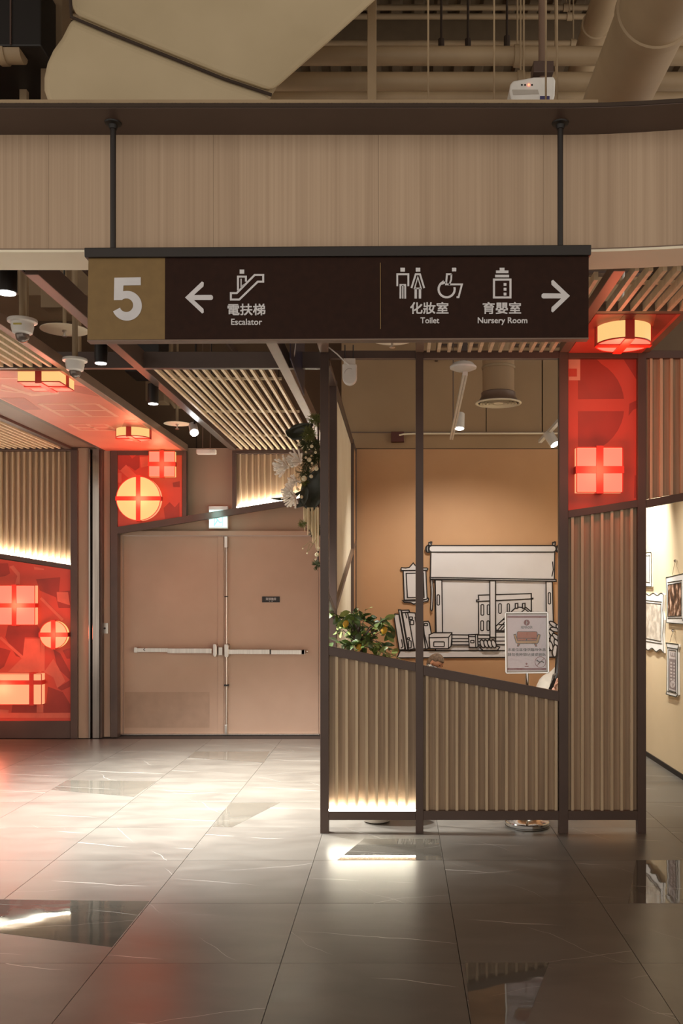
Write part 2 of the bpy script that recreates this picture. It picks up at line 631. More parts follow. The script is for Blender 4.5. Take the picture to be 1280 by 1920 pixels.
# wall over and around doors
dx0, dx1 = W(222, 0, DW).x, W(604, 0, DW).x
dtop = W(0, 1001, DW).z
w = MB().box(dx0, dx1, DW + 0.03, DW + 0.2, dtop + 0.02, 3.36).build('wall_above_door', WALLD)
struct(w, 'taupe wall above the brown double doors', 'wall')
w = MB().box(W(604, 0, DW).x + 0.001, -0.47, DW, DW + 0.2, 0, 3.36).build('wall_middle', WALLD)
struct(w, 'taupe wall strip between the double doors and the nook', 'wall')
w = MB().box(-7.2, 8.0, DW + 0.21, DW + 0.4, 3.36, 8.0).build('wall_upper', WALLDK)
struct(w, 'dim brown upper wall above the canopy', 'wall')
for px in (360, 505, 517, 700):
    xx = W(px, 0, DW).x
    MB().box(xx, xx + 0.012, DW + 0.203, DW + 0.211, 3.36, 7.9).build('panel_seam', DARKP, w)
w = MB().box(-7.4, -7.2, 5.0, DW + 0.4, 0, 8.0).build('wall_far_left', WALLD)
struct(w, 'taupe side wall beyond the illuminated wall unit', 'wall')
# nook back wall
nw = MB().box(-0.66, 2.62, MW, MW + 0.15, 0, W(0, 842, MW).z).build('wall_back', WALLO)
struct(nw, 'orange brown wall behind the seating nook', 'wall')
uz0, uz1 = W(0, 842, MW).z, W(0, 812, MW).z
MB().box(-0.66, 2.62, MW - 0.004, MW + 0.15, uz0 + 0.008, uz1).build('wall_band', WALLUP, nw)
MB().box(-0.66, 2.62, MW + 0.004, MW + 0.15, uz0, uz0 + 0.008).build('shadow_gap', DARKP, nw)
MB().box(-0.66, 2.62, MW - 0.016, MW + 0.1, uz1, uz1 + 0.012).build('ledge_strip', FRAME_L, nw)
for a, b in ((640, 911), (912, 1016), (1017.5, 1200)):
    MB().box(W(a, 0, MW).x, W(b, 0, MW).x - 0.004, MW + 0.0, MW + 0.15, uz1 + 0.012, 5.2).build('upper_panel', WALLUP, nw)
# right photo wall
RX = 2.52
rw = MB().box(RX, RX + 0.2, 2.0, MW, 0, 3.3).build('wall_right', WALLC)
struct(rw, 'sand coloured wall hung with cartoon picture frames', 'wall')
bs = MB().box(RX - 0.012, RX, 2.0, MW, 0, 0.045).build('baseboard_right', BLACK)
struct(bs, 'thin black skirting along the sand coloured wall', 'baseboard')

# ---------------------------------------------------------------- bulkhead with wood fascia
ZF = 4.50
bz0, bz1 = W(0, 470, ZF).z, W(0, 253, ZF).z


def fas_y(x):            # fascia plane, bending gently towards the right end
    x_s = 0.82
    return ZF if x < x_s else ZF - 0.055 * ((x - x_s) / 0.55) ** 1.6


bulk = thing('bulkhead', (0, ZF, bz0), 'wood veneer bulkhead spanning above the hanging sign', 'bulkhead')
struct(bulk)
xs_p = [-3.6, -2.50, -1.70, -0.90, -0.10, 0.70]
for a, b in zip(xs_p[:-1], xs_p[1:]):
    MB().box(a + 0.0006, b - 0.0006, ZF, ZF + 0.02, bz0, bz1).build('fascia_panel', WOODF, bulk)
xr = [0.70 + 0.08 * k for k in range(23)]
mb = MB()
vs = []
for xx in xr:
    yy = fas_y(xx)
    vs += [(xx, yy, bz0), (xx, yy, bz1), (xx, yy + 0.02, bz1), (xx, yy + 0.02, bz0)]
fs = []
for i in range(len(xr) - 1):
    a = 4 * i; c = a + 4
    fs += [(a, c, c + 1, a + 1), (a + 1, c + 1, c + 2, a + 2), (a + 2, c + 2, c + 3, a + 3), (a + 3, c + 3, c, a)]
mb.add(vs, fs).build('fascia_panel', WOODF, bulk)


def ribbon(y_off0, y_off1, z0, z1, name, m, x0=-3.6, x1=2.46):
    xs = [x0 + (x1 - x0) * i / 40 for i in range(41)]
    vs, fs = [], []
    for xx in xs:
        yy = fas_y(xx)
        vs += [(xx, yy + y_off0, z0), (xx, yy + y_off0, z1), (xx, yy + y_off1, z1), (xx, yy + y_off1, z0)]
    for i in range(40):
        a = 4 * i; c = a + 4
        fs += [(a, c, c + 1, a + 1), (a + 1, c + 1, c + 2, a + 2), (a + 2, c + 2, c + 3, a + 3), (a + 3, c + 3, c, a)]
    fs += [(0, 1, 2, 3), (163, 162, 161, 160)]
    return MB().add(vs, fs).build(name, m, bulk)


ribbon(-0.012, 0.235, bz0 - 0.012, bz0, 'soffit', CREAM)
ribbon(-0.012, 0.0, bz0, bz0 + 0.006, 'edge_bead', FRAME_L)
lz = bz1
ledge_front = -(ZF - FPX * (lz - EYE) / (VY - 203))
ribbon(ledge_front, 0.02, lz, lz + 0.012, 'ledge', FRAME)
ribbon(ledge_front - 0.004, ledge_front + 0.014, lz + 0.004, lz + 0.022, 'ledge_lip', DARKP)
# perforated metal angle lying on the ledge
paz0 = lz + 0.022
pa = MB()
yq = ZF + ledge_front + 0.03
x_a, x_b = -3.6, W(1121, 0, yq).x
pa.box(x_a, x_b, yq, yq + 0.003, paz0, paz0 + 0.034).box(x_a, x_b, yq, yq + 0.05, paz0 - 0.002, paz0 + 0.001)
ang = pa.build('perforated_angle', PIPE, bulk)
hole = MB().box(-0.004, 0.004, -0.0015, 0.0005, -0.004, 0.004)
hm = bpy.data.meshes.new('slot_hole'); hm.from_pydata([tuple(p) for p in hole.v], [], hole.f); hm.materials.append(BLACK)
k = 0
xx = W(4, 0, yq).x - 30 * 26.6 * yq / FPX
hb = MB()
while xx < x_b - 0.02:
    for d in (0, 0.0145):
        hb.box(xx + d - 0.004, xx + d + 0.004, yq - 0.0012, yq + 0.0006, paz0 + 0.010, paz0 + 0.018)
    xx += 26.6 * yq / FPX
hh = hb.build('slot_holes', BLACK, ang); hh['kind'] = 'stuff'

# ================================================================== CANOPY BEAMS AND SLAT CEILINGS
CH = 3.30       # canopy underside


def beam(name, p0, p1, w, h, label, m=FRAME):
    o = MB().bar(p0, p1, w, h).build(name, m, bevel=0.003)
    return tag(o, label, 'beam', 'brown metal canopy beams')


def slat_field(label, xs, y0, y1, z, wdt=0.022, hgt=0.045, cross=(), frame=True, m=SLATC):
    t = thing('slatted_ceiling', ((xs[0] + xs[-1]) / 2, (y0 + y1) / 2, z), label, 'slatted ceiling', 'slatted ceiling panels')
    mb = MB().box(-wdt / 2, wdt / 2, y0 - (y0 + y1) / 2, y1 - (y0 + y1) / 2, 0.0, hgt)
    me = bpy.data.meshes.new('slat'); me.from_pydata([tuple(p) for p in mb.v], [], mb.f); me.materials.append(m)
    for x_ in xs:
        share('slat', me, t, (x_ - (xs[0] + xs[-1]) / 2, 0, 0.001))
    for c in cross:
        MB().box(xs[0] - 0.03, xs[-1] + 0.03, c - 0.01, c + 0.01, z + hgt + 0.002, z + hgt + 0.02).build('cross_rail', m, t)
    return t


# over the door passage
slat_field('long cream slatted ceiling over the passage to the double doors', [-1.80 + 0.0705 * i for i in range(13)], 6.83, 10.62, CH, hgt=0.028, cross=(7.3, 8.6, 9.9))
# far left, over the red wall
slat_field('cream slatted ceiling above the illuminated slatted wall on the far left', [-4.85 + 0.0705 * i for i in range(16)], 7.2, 10.56, CH, cross=(8.0, 9.4))
# near left
slat_field('short cream slatted ceiling at the left edge below the dome cameras', [-3.32 + 0.0705 * i for i in range(12)], 4.9, 6.80, CH, cross=(5.9,))
# over the screen, middle
slat_field('cream slatted ceiling just above the middle bay of the timber screen', [0.20 + 0.0700 * i for i in range(13)], 4.9, 6.36, CH, cross=(5.5,))
# right
slat_field('cream slatted ceiling at the right edge beside the round red ceiling lamp', [1.22 + 0.072 * i for i in range(12)], 4.76, 5.44, CH, cross=(5.1,))

beam('canopy_beam', (-3.40, 6.80, CH + 0.055), (-0.51, 6.80, CH + 0.055), 0.05, 0.12, 'brown cross beam at the front of the long slatted ceiling')
beam('canopy_beam', (-1.90, 4.8, CH + 0.06), (-1.90, 10.62, CH + 0.06), 0.07, 0.13, 'brown beam running beside the black spotlight track')
beam('canopy_beam', (-0.84, 4.8, CH + 0.05), (-0.84, 10.62, CH + 0.05), 0.075, 0.11, 'brown beam running back towards the flower garland', FRAME_L)
beam('canopy_beam', (-0.513, 4.8, CH + 0.04), (-0.513, 6.36, CH + 0.04), 0.06, 0.08, 'brown beam ending at the leftmost post of the timber screen', FRAME_L)
beam('canopy_beam', (0.14, 4.8, CH + 0.04), (0.14, 6.36, CH + 0.04), 0.055, 0.08, 'brown beam ending at the second post of the timber screen', FRAME_L)
beam('canopy_beam', (1.13, 4.76, CH + 0.03), (1.13, 6.36, CH + 0.03), 0.062, 0.06, 'beam along the left edge of the small red ceiling panel', FRAME_L)
beam('canopy_beam', (1.69, 5.47, CH + 0.03), (1.69, 6.36, CH + 0.03), 0.05, 0.06, 'beam along the right edge of the small red ceiling panel', FRAME_L)
beam('canopy_beam', (1.16, 5.46, CH + 0.03), (2.50, 5.46, CH + 0.03), 0.05, 0.06, 'brown beam across the end of the right edge slats', FRAME_L)
beam('canopy_beam', (-2.46, 4.9, CH + 0.03), (-2.46, 10.7, CH + 0.03), 0.055, 0.075, 'pale brown beam along the long red ceiling panel', FRAME_L)
beam('canopy_beam', (-3.40, 6.87, CH + 0.04), (-3.40, 10.7, CH + 0.04), 0.055, 0.09, 'dark beam on the shutter side of the long red ceiling panel')
beam('canopy_beam', (-3.76, 7.2, CH + 0.04), (-3.76, 10.56, CH + 0.04), 0.07, 0.09, 'dark beam beside the far left slatted ceiling')
o = MB().box(-3.72, -3.43, 6.9, 10.6, CH + 0.02, CH + 0.06).build('shutter_box', FRAME_L)
tag(o, 'long brown rolling shutter box between two ceiling beams', 'shutter box')

# red ceiling panels
t = thing('red_ceiling_panel', (-2.93, 8.78, CH), 'long pinkish red printed ceiling panel leading to the double doors', 'ceiling panel')
MB().box(-3.372, -2.488, 6.86, 10.70, CH - 0.005, CH + 0.03).build('panel', REDC, t)


def C3(z):
    def fn(x, y):       # pixel on a horizontal plane at height z
        Y = FPX * (z - EYE) / (VY - y)
        return ((x - VX) * Y / FPX, Y, z)
    return fn


cfn = C3(CH - 0.006)
pp = MB()
pp.stroke([(3, 722)] + [(8 + 104 * 0.5 * (1 - math.cos(math.radians(a))), 728 + 13 * math.sin(math.radians(a * 2))) for a in ()] + [(60, 741), (110, 737)], 4, cfn, (0, 0, 0.003))
pp.build('printed_line', PINKL, t)
for a, b in (([(118, 750), (190, 750)], 3), ([(118, 750), (163, 780)], 3), ([(163, 780), (205, 779)], 3), ([(190, 750), (212, 764)], 3), ([(135, 765), (214, 763)], 3), ([(155, 749), (203, 779)], 5)):
    pass
grid = MB()
for a, b in (((-3.12, 8.05), (-2.62, 8.05)), ((-3.12, 8.62), (-2.62, 8.62)), ((-3.12, 8.33), (-2.62, 8.33)), ((-3.12, 8.05), (-3.12, 8.62)), ((-2.62, 8.05), (-2.62, 8.62)), ((-2.86, 8.05), (-2.86, 8.62)),
             ((-3.2, 9.0), (-2.85, 9.0)), ((-3.2, 9.35), (-2.85, 9.35)), ((-3.2, 9.0), (-3.2, 9.35)), ((-2.85, 9.0), (-2.85, 9.35)), ((-3.03, 9.0), (-3.03, 9.35)), ((-3.2, 9.17), (-2.85, 9.17))):
    grid.bar((a[0], a[1], CH - 0.0055), (b[0], b[1], CH - 0.0055), 0.035, 0.002)
grid.build('printed_gift_outline', PINKL, t)
ring = MB()
ring.stroke([(-3.0 + 0.26 * math.cos(a * PI / 12), 7.35 + 0.26 * math.sin(a * PI / 12)) for a in range(24)], 0.04, lambda x, y: (x, y, CH - 0.0065), (0, 0, 0.002), True)
ring.build('printed_ring', PINKL, t)
dk = MB()
for q in ([(-2.75, 7.1), (-2.5, 7.4), (-2.5, 7.75), (-2.8, 7.4)], [(-3.35, 7.8), (-3.15, 7.8), (-3.2, 8.3), (-3.35, 8.3)], [(-2.6, 8.8), (-2.5, 8.8), (-2.5, 9.4), (-2.75, 9.2)]):
    dk.prism([(x, y, CH - 0.0066) for x, y in q], (0, 0, 0.002))
flush_print(dk, 'printed_patch', REDCD, t)

t = thing('red_ceiling_panel', (1.41, 5.93, CH), 'small bright red ceiling panel above the red screen panel', 'ceiling panel')
MB().box(1.162, 1.664, 5.49, 6.365, CH - 0.002, CH + 0.03).build('panel', RED, t)
MB().box(1.33, 1.40, 5.49, 5.72, CH - 0.004, CH - 0.002).build('printed_patch', REDD, t)
MB().prism([(1.52, 5.49, CH - 0.004), (1.64, 5.49, CH - 0.004), (1.64, 6.1, CH - 0.004)], (0, 0, 0.002)).build('printed_patch', REDD, t)


# ================================================================== RED GIFT BOX LAMPS
def gift_lamp(label, c, U, V, N, su, sv, depth, shape, face, side, cu=0.0, cv=0.0, rib=0.05, watts=4.0):
    """box or drum lamp: c = centre on the mounting plane, U and V span it, N points out; cu, cv shift the ribbon cross"""
    U, V, N, c = Vector(U), Vector(V), Vector(N), Vector(c)
    t = thing('gift_box_lamp', c, label, 'lamp', 'red gift box lamps')
    d0, d1 = 0.0, depth
    mbs, mbf = MB(), MB()
    if shape == 'box':
        q = [c - U * su - V * sv, c + U * su - V * sv, c + U * su + V * sv, c - U * su + V * sv]
        qi = [c - U * (su - .006) - V * (sv - .006), c + U * (su - .006) - V * (sv - .006), c + U * (su - .006) + V * (sv - .006), c - U * (su - .006) + V * (sv - .006)]
    else:
        q = [c + U * su * math.cos(a * PI / 24) + V * sv * math.sin(a * PI / 24) for a in range(48)]
        qi = [c + U * (su - .006) * math.cos(a * PI / 24) + V * (sv - .006) * math.sin(a * PI / 24) for a in range(48)]
    mbs.prism(q, N * depth)
    mbf.prism([p + N * (depth + 0.0005) for p in qi], N * 0.003)
    mbs.build('side_diffuser', side, t, fix=True)
    mbf.build('face_diffuser', face, t, fix=True)
    # thin red rim round the face
    rimb = MB()
    n = len(q)
    for i in range(n):
        a, b = q[i] + N * (depth + 0.001), q[(i + 1) % n] + N * (depth + 0.001)
        rimb.bar(a, b, 0.006, 0.008, up=N)
    rimb.build('rim', RIBBON, t)
    # ribbon bands: across the face and down the sides
    e = 0.008

    def band(A, sa, B, sb, off, e=0.008):
        """band along A, offset off on B"""
        if shape == 'box':
            la = sa
        else:
            la = sa * math.sqrt(max(0.0, 1 - (off / sb) ** 2))
        o = c + B * off
        h = rib / 2
        m = MB()
        m.prism([o - A * (la + e) - B * h + N * (depth + 0.004), o + A * (la + e) - B * h + N * (depth + 0.004), o + A * (la + e) + B * h + N * (depth + 0.004), o - A * (la + e) + B * h + N * (depth + 0.004)], N * e)
        for s in (-1, 1):
            m.prism([o + A * s * la - B * h, o + A * s * (la + e) - B * h, o + A * s * (la + e) + B * h, o + A * s * la + B * h], N * (depth + 0.004))
        m.build('ribbon', RIBBON, t, fix=True)
    band(U, su, V, sv, cv)
    band(V, sv, U, su, cu, 0.0095)
    if watts:
        l = add_light('lamp_glow', 'POINT', (c + N * (depth + 0.13)), watts, (1.0, 0.20, 0.10), size=0.08)
    return t


XA, ZA, NA = (1, 0, 0), (0, 0, 1), (0, -1, 0)
YD, ND = (0, 1, 0), (0, 0, -1)
LW = 10.60      # red wall panel depth
s = LW / FPX


def wall_lamp(label, x0, x1, y0, y1, Y, depth, shape, face, side, rx=None, ry=None, rib=8, watts=4.0):
    k = Y / FPX
    c = W((x0 + x1) / 2, (y0 + y1) / 2, Y)
    cu = 0 if rx is None else (rx - (x0 + x1) / 2) * k
    cv = 0 if ry is None else -(ry - (y0 + y1) / 2) * k
    return gift_lamp(label, c, XA, ZA, NA, (x1 - x0) / 2 * k, (y1 - y0) / 2 * k, depth, shape, face, side, cu, cv, rib * k, watts)


wall_lamp('square glowing red gift box lamp at the left edge above the oblong lamp', -6, 71, 1098, 1171, LW, 0.09, 'box', LAMPP, LAMPO, 33, 1135, 8, 9)
wall_lamp('small round red gift lamp beside the square one on the left wall', 79, 130, 1164, 1215, LW, 0.07, 'drum', LAMPO, LAMPY, None, None, 8, 5)
wall_lamp('oblong orange gift box lamp low on the left red wall', -70, 84, 1262, 1319, LW, 0.10, 'box', LAMPO, LAMPO, 66, 1278, 8, 9)
wall_lamp('large round yellow gift lamp over the left door leaf', 222, 304, 895, 977, 10.62, 0.08, 'drum', LAMPY, LAMPO, None, None, 8, 9)
wall_lamp('small square gift box lamp above the large round yellow lamp', 282, 330, 848, 895, 10.62, 0.06, 'box', LAMPP, LAMPY, None, None, 8, 4)
wall_lamp('square red gift box lamp on the tall red panel of the screen', 1077, 1162, 842, 925, 6.41, 0.07, 'box', LAMPP, LAMPO, None, None, 13, 5)
gift_lamp('square gift box lamp under the near end of the long red ceiling', (-2.67, 7.03, CH - 0.006), XA, YD, ND, 0.155, 0.155, 0.075, 'box', LAMPP, LAMPY, 0, 0, 0.045, 4)
gift_lamp('round gift lamp under the far end of the long red ceiling', (-2.66, 9.3, CH - 0.006), XA, YD, ND, 0.165, 0.165, 0.085, 'drum', LAMPP, LAMPY, 0, 0, 0.05, 6)
gift_lamp('round gift lamp under the small red ceiling panel on the right', (1.39, 5.76, CH - 0.003), XA, YD, ND, 0.165, 0.165, 0.105, 'drum', LAMPP, LAMPY, 0, 0, 0.055, 5)

# ================================================================== LEFT RED WALL WITH SLATS
LY = 10.66
k = LY / FPX
t = thing('illuminated_wall_panel', W(60, 1378, LY), 'dark framed wall unit with glowing slats above a red printed panel', 'wall panel')
t.location.z = 0
px0 = -150
zt = W(0, 846, LY).z
MB().box(W(px0, 0, LY).x, W(132, 0, LY).x, LY + 0.02, LY + 0.06, W(0, 1360, LY).z, zt).build('backing_board', WOODP, t)
# slanted rail
ra, rb = W(px0, 1022, 10.60), W(133, 1068, 10.60)
MB().prism([ra, rb, rb + Vector((0, 0, 8.5 * k)), ra + Vector((0, 0, 8.5 * k))], (0, 0.08, 0)).build('slanted_rail', FRAME, t)
MB().box(W(132, 0, 10.56).x, W(145, 0, 10.56).x, 10.56, 10.72, 0, zt).build('post', FRAME, t, bevel=0.003)
MB().box(W(px0, 0, 10.58).x, W(132, 0, 10.58).x, 10.58, 10.70, 0, W(0, 1352, 10.58).z).build('plinth', FRAME, t, bevel=0.003)
MB().box(W(px0, 0, 10.58).x, W(145, 0, 10.58).x, 10.58, 10.70, zt, zt + 0.06).build('top_rail', FRAME, t, bevel=0.003)
sy = lambda x: 1022 + (x - px0) * (1068 - 1022) / (133 - px0) - 8.5
x = -142.0
while x < 132:
    a, b = x, x + 3.4
    Yb = 10.635
    MB().prism([W(a, sy(a) - 3, Yb), W(b, sy(b) - 3, Yb), W(b, 847, Yb), W(a, 847, Yb)], (0, 0.045, 0)).build('batten', WOODB, t)
    x += 10.9
la, lb = W(px0, sy(px0) - 0.6, 10.615), W(132, sy(132) - 0.6, 10.615)
MB().bar(la + Vector((0, 0.004, 0.008)), lb + Vector((0, 0.004, 0.008)), 0.010, 0.010).build('led_strip', LED, t)
# red printed panel
bot = 1352
redp = MB().prism([W(px0, bot, LW + 0.002), W(132, bot, LW + 0.002), W(132, 1068, LW + 0.002), W(px0, 1026, LW + 0.002)], (0, 0.03, 0)).build('red_panel', RED, t)
fnL = lambda x, y: W(x, y, LW)
ex = (0, 0.0018, 0)
dk = MB(); lt = MB(); pk = MB()


def c7(x, y):
    return (x / 4.0, 1000 + y / 4.0)


for q in ([(-20, 225), (60, 225), (75, 300), (40, 320), (-20, 330)], [(270, 345), (450, 330), (440, 440), (525, 430), (525, 560), (440, 560), (420, 480), (300, 430)],
          [(60, 690), (280, 690), (310, 740), (310, 780), (185, 780), (180, 940), (120, 920), (40, 780)], [(400, 870), (450, 900), (525, 1040), (525, 1100), (430, 1010)],
          [(430, 1160), (525, 1100), (525, 1150), (460, 1180)], [(360, 1150), (470, 1190), (525, 1280), (525, 1345), (85, 1345), (95, 1280), (345, 1275)],
          [(-30, 850), (80, 880), (30, 1000), (-30, 1040)], [(470, 880), (525, 860), (525, 940), (500, 940)]):
    dk.prism([fnL(*c7(*p)) for p in q], ex)
for q in ([(185, 790), (300, 790), (310, 1040), (60, 1040), (170, 930)], [(330, 1040), (400, 940), (440, 1010), (490, 1110), (430, 1160), (400, 1080)], [(70, 250), (130, 320), (110, 390), (150, 390), (150, 300), (100, 240)]):
    lt.prism([W(p[0], p[1], LW - 0.0006) for p in [c7(*z) for z in q]], ex)
lt.stroke([c7(305, 485), c7(470, 650)], 5, lambda x, y: W(x, y, LW - 0.001), ex)
lt.stroke([c7(0, 780), c7(180, 940)], 5, lambda x, y: W(x, y, LW - 0.001), ex)
for q in ([(425, 440), (510, 440), (525, 540), (430, 510)], [(-10, 1320), (65, 1325), (60, 1370), (-10, 1370)], [(255, 250), (330, 265), (330, 275), (258, 272)], [(275, 1285), (325, 1285), (325, 1345), (275, 1345)], [(305, 800), (335, 800), (335, 1035), (305, 1035)]):
    pk.prism([W(p[0], p[1], LW - 0.0012) for p in [c7(*z) for z in q]], ex)
flush_print(dk, 'dark_print', REDD, redp); flush_print(lt, 'light_print', REDL, redp); flush_print(pk, 'pink_print', REDL, redp)
MB().prism([W(px0, 1346, LW - 0.0016), W(132, 1346, LW - 0.0016), W(132, 1337, LW - 0.0016), W(px0, 1337, LW - 0.0016)], ex).build('print_stripe', REDL, redp)

# ---------------------------------------------------------------- pilaster, shutter rail, switch
o = MB().box(W(145, 0, 10.60).x + 0.002, W(167, 0, 10.60).x, 10.60, DW, 0, CH + 0.015).build('trim_1', WALLD, bevel=0.003)
struct(o, 'taupe pilaster between the red wall and the steel shutter rail', 'trim')
t = thing('shutter_rail', FL(178, 1380), 'tall polished steel guide rail of a rolling shutter', 'shutter rail')
x0, x1 = W(167.5, 0, 10.60).x, W(187, 0, 10.60).x
MB().box(x0, x0 + 0.020, 10.57, 10.80, 0, CH).build('channel_side', RAILM, t, bevel=0.002)
MB().box(x1 - 0.075, x1, 10.575, 10.80, 0, CH).build('channel_side', RAILM, t, bevel=0.002)
MB().box(x0 + 0.020, x1 - 0.075, 10.66, 10.80, 0, CH).build('channel_back', FRAME, t)
MB().box(x1, x1 + 0.018, 10.62, 10.82, 0, CH).build('rubber_edge', FRAME, t)
o = MB().box(W(190, 0, 10.70).x, W(206.5, 0, 10.70).x, 10.70, DW, 0, CH + 0.015).build('trim_2', WALLD, bevel=0.003)
struct(o, 'narrow taupe pilaster between the steel rail and the door post', 'trim')
SW = 10.70
t = thing('key_switch_plate', W(197, 1190, SW - 0.01), 'small steel key switch plate beside the left door post', 'switch')
a, b = W(191, 1188, SW), W(203, 1168, SW)
MB().box(a.x, b.x, SW - 0.012, SW, a.z, b.z).build('plate', STEEL, t, bevel=0.002)
MB().lathe([(0.012, 0), (0.012, 0.006), (0.006, 0.008)], ((a.x + b.x) / 2, SW - 0.012, (a.z + b.z) / 2), (0, -1, 0), 12).build('key_hole', BLACK, t)

# ---------------------------------------------------------------- portal frame over the doors
PY = 10.66
t = thing('portal_frame', W(213, 1380, PY), 'brown portal frame with slanted rail around the double doors', 'frame')
t.location.z = 0
MB().box(W(207, 0, PY).x, W(220, 0, PY).x, PY, PY + 0.12, 0, CH).build('post', FRAME, t, bevel=0.003)
MB().box(W(207, 0, PY).x, W(345, 0, PY).x, PY + 0.003, PY + 0.097, CH - 0.055, CH - 0.002).build('top_rail', FRAME, t, bevel=0.003)
MB().box(W(341, 0, PY).x, W(349, 0, PY).x, PY + 0.005, PY + 0.095, W(0, 978, PY).z, CH - 0.004).build('short_post', FRAME, t, bevel=0.003)
MB().box(W(435, 0, PY).x, W(443, 0, PY).x, PY + 0.005, PY + 0.095, W(0, 960, PY).z, CH - 0.004).build('short_post', FRAME, t, bevel=0.003)
MB().box(W(435, 0, PY).x, W(620, 0, PY).x, PY + 0.003, PY + 0.097, CH - 0.04, CH - 0.002).build('top_rail', FRAME, t, bevel=0.003)
q = [W(219, 1001, PY), W(620, 935, PY), W(620, 924, PY), W(219, 988, PY)]
MB().prism(q, (0, 0.08, 0)).build('slanted_rail', FRAME, t, bevel=0.002)
slat_y = lambda x: 988 + (x - 219) * (924 - 988) / (620 - 219)
MB().prism([W(443, slat_y(443) + 3, PY + 0.06), W(620, slat_y(620) + 3, PY + 0.06), W(620, 847, PY + 0.06), W(443, 847, PY + 0.06)], (0, 0.03, 0)).build('backing_board', WOODP, t)
x = 449.0
while x < 618:
    a, b = x, x + 3.2
    MB().prism([W(a, slat_y(a) - 2, PY + 0.03), W(b, slat_y(b) - 2, PY + 0.03), W(b, 847, PY + 0.03), W(a, 847, PY + 0.03)], (0, 0.045, 0)).build('batten', WOODB, t)
    x += 11.3
MB().bar(W(444, slat_y(444) - 0.4, PY + 0.012) + Vector((0, 0, .004)), W(618, slat_y(618) - 0.4, PY + 0.012) + Vector((0, 0, .004)), 0.01, 0.010).build('led_strip', LED, t)
# red printed panel in the frame
rp = MB().prism([W(220, 990, PY + 0.02), W(341, 970, PY + 0.02), W(341, 850, PY + 0.02), W(220, 850, PY + 0.02)], (0, 0.03, 0)).build('red_panel', RED, t)
dk = MB(); lt = MB()


def c6(x, y):
    return (x / 3.556, 680 + y / 3.556)


f6 = lambda p, d=0.0: W(p[0], p[1], PY + 0.018 - d)
for q in ([(780, 600), (850, 600), (880, 640), (930, 600), (930, 700), (900, 720), (860, 690), (800, 720), (780, 700)], [(1090, 970), (1130, 930), (1165, 965), (1195, 930), (1195, 1030), (1100, 1040)], [(1150, 800), (1198, 790), (1198, 830), (1155, 830)]):
    dk.prism([f6(c6(*p)) for p in q], (0, 0.0015, 0))
for q in ([(800, 720), (840, 680), (920, 760), (880, 790)], [(930, 630), (985, 625), (985, 690), (940, 700)], [(785, 735), (810, 735), (810, 800), (785, 800)]):
    lt.prism([f6(c6(*p), 0.0006) for p in q], (0, 0.0015, 0))
flush_print(dk, 'dark_print', REDD, rp); flush_print(lt, 'light_print', REDL, rp)

# ---------------------------------------------------------------- double doors
door = MB()
fx0, fx1 = W(221, 0, DW).x, W(604, 0, DW).x
door.box(fx0, W(230, 0, DW).x, DW - 0.02, DW + 0.12, 0, dtop + 0.03)
door.box(W(598, 0, DW).x, fx1, DW - 0.02, DW + 0.12, 0, dtop + 0.03)
door.box(fx0, fx1, DW - 0.02, DW + 0.12, dtop - 0.02, dtop + 0.035)
d1 = door.build('door_1', DOORM, bevel=0.003)
struct(d1, 'wide taupe steel double door with horizontal push bars', 'door')
l1 = MB().box(W(231, 0, DW).x, W(411, 0, DW).x, DW + 0.02, DW + 0.065, 0.01, dtop - 0.025).build('door_leaf', DOORM, d1, bevel=0.003)
l2 = MB().box(W(411.8, 0, DW).x, W(597, 0, DW).x, DW + 0.02, DW + 0.065, 0.01, dtop - 0.025).build('door_leaf', DOORM, d1, bevel=0.003)
MB().box(W(408, 0, DW).x, W(419, 0, DW).x, DW + 0.008, DW + 0.022, 0.01, dtop - 0.03).build('meeting_stile', DOORM, d1, bevel=0.002)
KICK = mat('door_kick_zone', rgb(164, 136, 116), 0.42)
MB().box(W(233, 0, DW).x, W(392, 0, DW).x, DW + 0.0185, DW + 0.021, 0.08, W(0, 1298, DW).z).build('kick_plate', KICK, l1)


def dbox(x0, x1, y0, y1, d0, d1_, name, m, p, bev=0.002):
    a, b = W(x0, y1, DW), W(x1, y0, DW)
    return MB().box(a.x, b.x, DW - d0, DW - d1_, a.z, b.z).build(name, m, p, bevel=bev)


# push bars: left leaf, right leaf
dbox(254, 317, 1214.5, 1222, 0.075, 0.045, 'push_bar_tail', STEEL, l1)
dbox(317, 399, 1215, 1224, 0.085, 0.04, 'push_bar', STEEL, l1)
dbox(255, 260, 1213, 1223, 0.08, -0.02, 'bar_bracket', STEEL, l1)
a = [(399, 1208), (401, 1207.5), (404, 1207.5), (406, 1212), (406, 1227), (404, 1231.5), (401, 1231.5), (399, 1228)]
MB().prism([W(x, y, DW - 0.10) for x, y in a], (0, 0.12, 0)).build('latch_case', STEEL, l1, bevel=0.003)
dbox(411, 418, 1213, 1228, 0.05, 0.0, 'strike', STEEL, l2)
a = [(420, 1209), (421.5, 1208), (426.5, 1208), (428, 1211), (428, 1230), (426, 1232.5), (422, 1232.5), (420.5, 1230)]
MB().prism([W(x, y, DW - 0.10) for x, y in a], (0, 0.12, 0)).build('latch_case', STEEL, l2, bevel=0.003)
dbox(428, 507, 1217, 1225.5, 0.085, 0.04, 'push_bar', STEEL, l2)
dbox(509, 572, 1218, 1226, 0.075, 0.045, 'push_bar_tail', STEEL, l2)
dbox(507, 509.5, 1217.5, 1226, 0.08, 0.04, 'bar_joint', BLACK, l2)
dbox(566, 573, 1218, 1226, 0.075, -0.02, 'bar_bracket', STEEL, l2)
MB().lathe([(0.012, 0), (0.014, 0.01), (0.012, 0.02)], W(574, 1221, DW - 0.05), (1, 0, 0), 12).build('end_knob', STEEL, l2)
